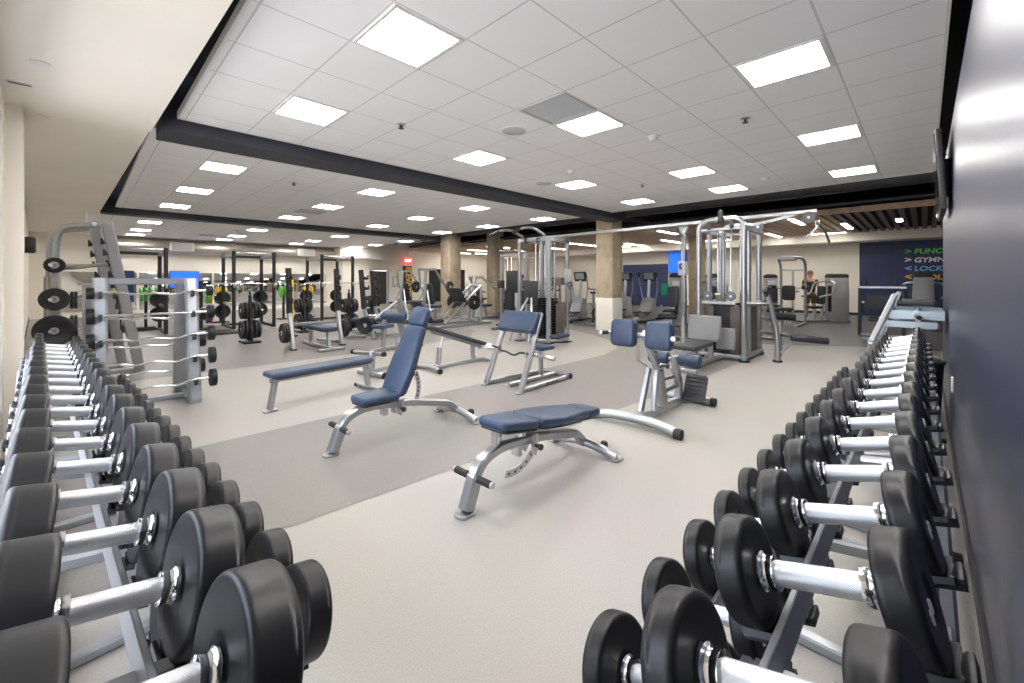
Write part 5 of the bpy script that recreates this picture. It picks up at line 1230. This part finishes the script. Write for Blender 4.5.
# local: facing +x, left = +y
ch = [([(0, 0, .93), (.01, 0, 1.08), (.015, 0, 1.25), (0, 0, 1.40), (.0, 0, 1.47), (.02, 0, 1.53)], [(.15, .11), (.135, .10), (.165, .115), (.12, .09), (.055, .055), (.06, .06)]),
      ([(.02, 0, 1.53), (.035, 0, 1.60), (.03, 0, 1.68)], [(.06, .06), (.078, .09), (.068, .075)])]
for s in (-1, 1):
    ch.append(([(0, 0, .93), (.0, s*.09, .88), (.01, s*.10, .66), (.02, s*.105, .48), (-.01, s*.105, .30), (-.01, s*.11, .09), (.0, s*.11, .045), (.14, s*.125, .03)], [.14, .085, .078, .056, .056, .038, .042, .035]))
    ch.append(([(0, 0, 1.40), (0, s*.17, 1.39), (.03, s*.23, 1.12), (.20, s*.20, .95 if s > 0 else 1.02), (.27, s*.19, .96 if s > 0 else 1.03)], [.11, .055, .042, .030, .028]))
    z_ = .96 if s > 0 else 1.03
    for k, (dy, L) in enumerate(((-.026, .062), (-.009, .072), (.009, .068), (.026, .052))):
        ch.append(([(.27, s*.19, z_), (.31, s*.19+dy, z_), (.31+L*.55, s*.19+dy*1.15, z_-.006), (.31+L, s*.19+dy*1.2, z_-.022)], [.028, .011, .0095, .008]))
    ch.append(([(.27, s*.19, z_), (.285, s*.19-s*.038, z_+.005), (.32, s*.19-s*.055, z_)], [.028, .011, .009]))
body = skin('body', ch, M_SKIN, t)
sh = [([(0, 0, .90), (.01, 0, 1.08), (.015, 0, 1.25), (0, 0, 1.40), (0, 0, 1.445)], [(.165, .125), (.155, .12), (.182, .132), (.135, .105), (.07, .07)])]
for s in (-1, 1): sh.append(([(0, 0, 1.40), (0, s*.17, 1.39), (.015, s*.205, 1.24)], [.12, .072, .062]))
skin('shirt', sh, mat('charcoal_cloth', (.03, .032, .04), .85), t)
so = [([(0, 0, .98), (0, 0, .90)], [(.165, .128), (.16, .13)])]
for s in (-1, 1): so.append(([(0, 0, .90), (.0, s*.09, .82), (.01, s*.105, .55)], [.155, .105, .095]))
skin('shorts', so, mat('brown_cloth', (.10, .07, .04), .85), t)
MB().lathe([(0, .105), (.05, .098), (.082, .06), (.092, .015), (.088, -.02), (.080, -.03), (.0, -.0)], (.012, 0, 1.635), (-.2, 0, 1), 24).build('hair', mat('auburn_hair', (.30, .11, .045), .7), t)
for s in (-1, 1):
    MB().prism([(-.10, 0), (.20, 0), (.20, .035), (.12, .07), (.0, .10), (-.09, .09)], (.0, s*.115, .0), X, Z, .095, bev=.02).build('shoe', mat('pale_trainer', (.65, .62, .6), .6), t)
    MB().lathe([(0, -.012), (.02, -.01), (.028, 0), (.02, .01), (0, .012)], (.03, s*.083, 1.60), (0, 1, 0), 12).build('ear', M_SKIN, t)
    MB().lathe([(0, -.008), (.007, -.005), (.009, 0), (.007, .005), (0, .008)], (.112, s*.032, 1.612), (1, 0, 0), 10).build('eye', M_DKP, t)
MB().prism([(0, .03), (.022, -.015), (0, -.02)], (.108, 0, 1.59), X, Z, .024, bev=.005).build('nose', M_SKIN, t); MB().box((.107, 0, 1.548), (.012, .045, .010), bev=.004).build('mouth', mat('lip', (.40, .16, .13), .5), t)
# small towel on the machine beneath the blue screen
t = thing('green_towel', 'small green towel hung on the machine under the blue screen', 'towel', (12.55, 5.72, .98)); b = MB()
vv = [[b.bm.verts.new((.02*math.sin(j*1.3+i*.6), -.12+.06*i, .32-.08*j)) for i in range(5)] for j in range(6)]
for j in range(5):
    for i in range(4): b.bm.faces.new((vv[j][i], vv[j][i+1], vv[j+1][i+1], vv[j+1][i]))
o = b.build('cloth', mat('green_cloth', (.03, .30, .16), .9), t); sd = o.modifiers.new('Solid', 'SOLIDIFY'); sd.thickness = .012
# ================================================================== CAMERA, LIGHT
cam = bpy.data.cameras.new('camera'); co = bpy.data.objects.new('camera', cam); COL.objects.link(co)
YAW = R(44.4)
co.location = (0, 0, 1.4)
co.rotation_euler = (R(90), 0, YAW-R(90))
cam.sensor_width = 36; cam.lens = 421/1024*36; cam.shift_y = -(341.5-280)/1024; cam.clip_start = .02; cam.clip_end = 100
SC.camera = co
w = bpy.data.worlds.new('sky'); SC.world = w; w.use_nodes = True
nt = w.node_tree; bg = nt.nodes['Background']
tc = nt.nodes.new('ShaderNodeTexCoord'); sp = nt.nodes.new('ShaderNodeSeparateXYZ'); cr = nt.nodes.new('ShaderNodeValToRGB')
nt.links.new(tc.outputs['Generated'], sp.inputs[0]); mp = nt.nodes.new('ShaderNodeMapRange'); mp.inputs[1].default_value = -1; mp.inputs[2].default_value = 1
nt.links.new(sp.outputs[2], mp.inputs[0]); nt.links.new(mp.outputs[0], cr.inputs[0])
e = cr.color_ramp.elements; e[0].position = .45; e[0].color = (.68, .67, .66, 1); e[1].position = .6; e[1].color = (.74, .83, 1., 1)
nt.links.new(cr.outputs[0], bg.inputs[0]); bg.inputs[1].default_value = 2.0
la = bpy.data.lights.new('window_portal', 'AREA'); la.shape = 'RECTANGLE'; la.size = 4.8; la.size_y = 2.3; la.cycles.is_portal = True
lo = bpy.data.objects.new('window_portal', la); COL.objects.link(lo)
lo.location = (XL+YL*2.95-.02, 2.95, 1.55); lo.rotation_euler = (R(90), 0, R(-90)+math.atan(.05))
vs = SC.view_settings
SC.display_settings.display_device = 'sRGB'
vs.view_transform = 'Standard'; vs.look = 'None'; vs.gamma = 1; vs.use_curve_mapping = False; vs.exposure = 2.13
SC.cycles.max_bounces = 10; SC.cycles.diffuse_bounces = 6; SC.cycles.glossy_bounces = 5; SC.cycles.transparent_max_bounces = 8
SC.cycles.sample_clamp_indirect = 8
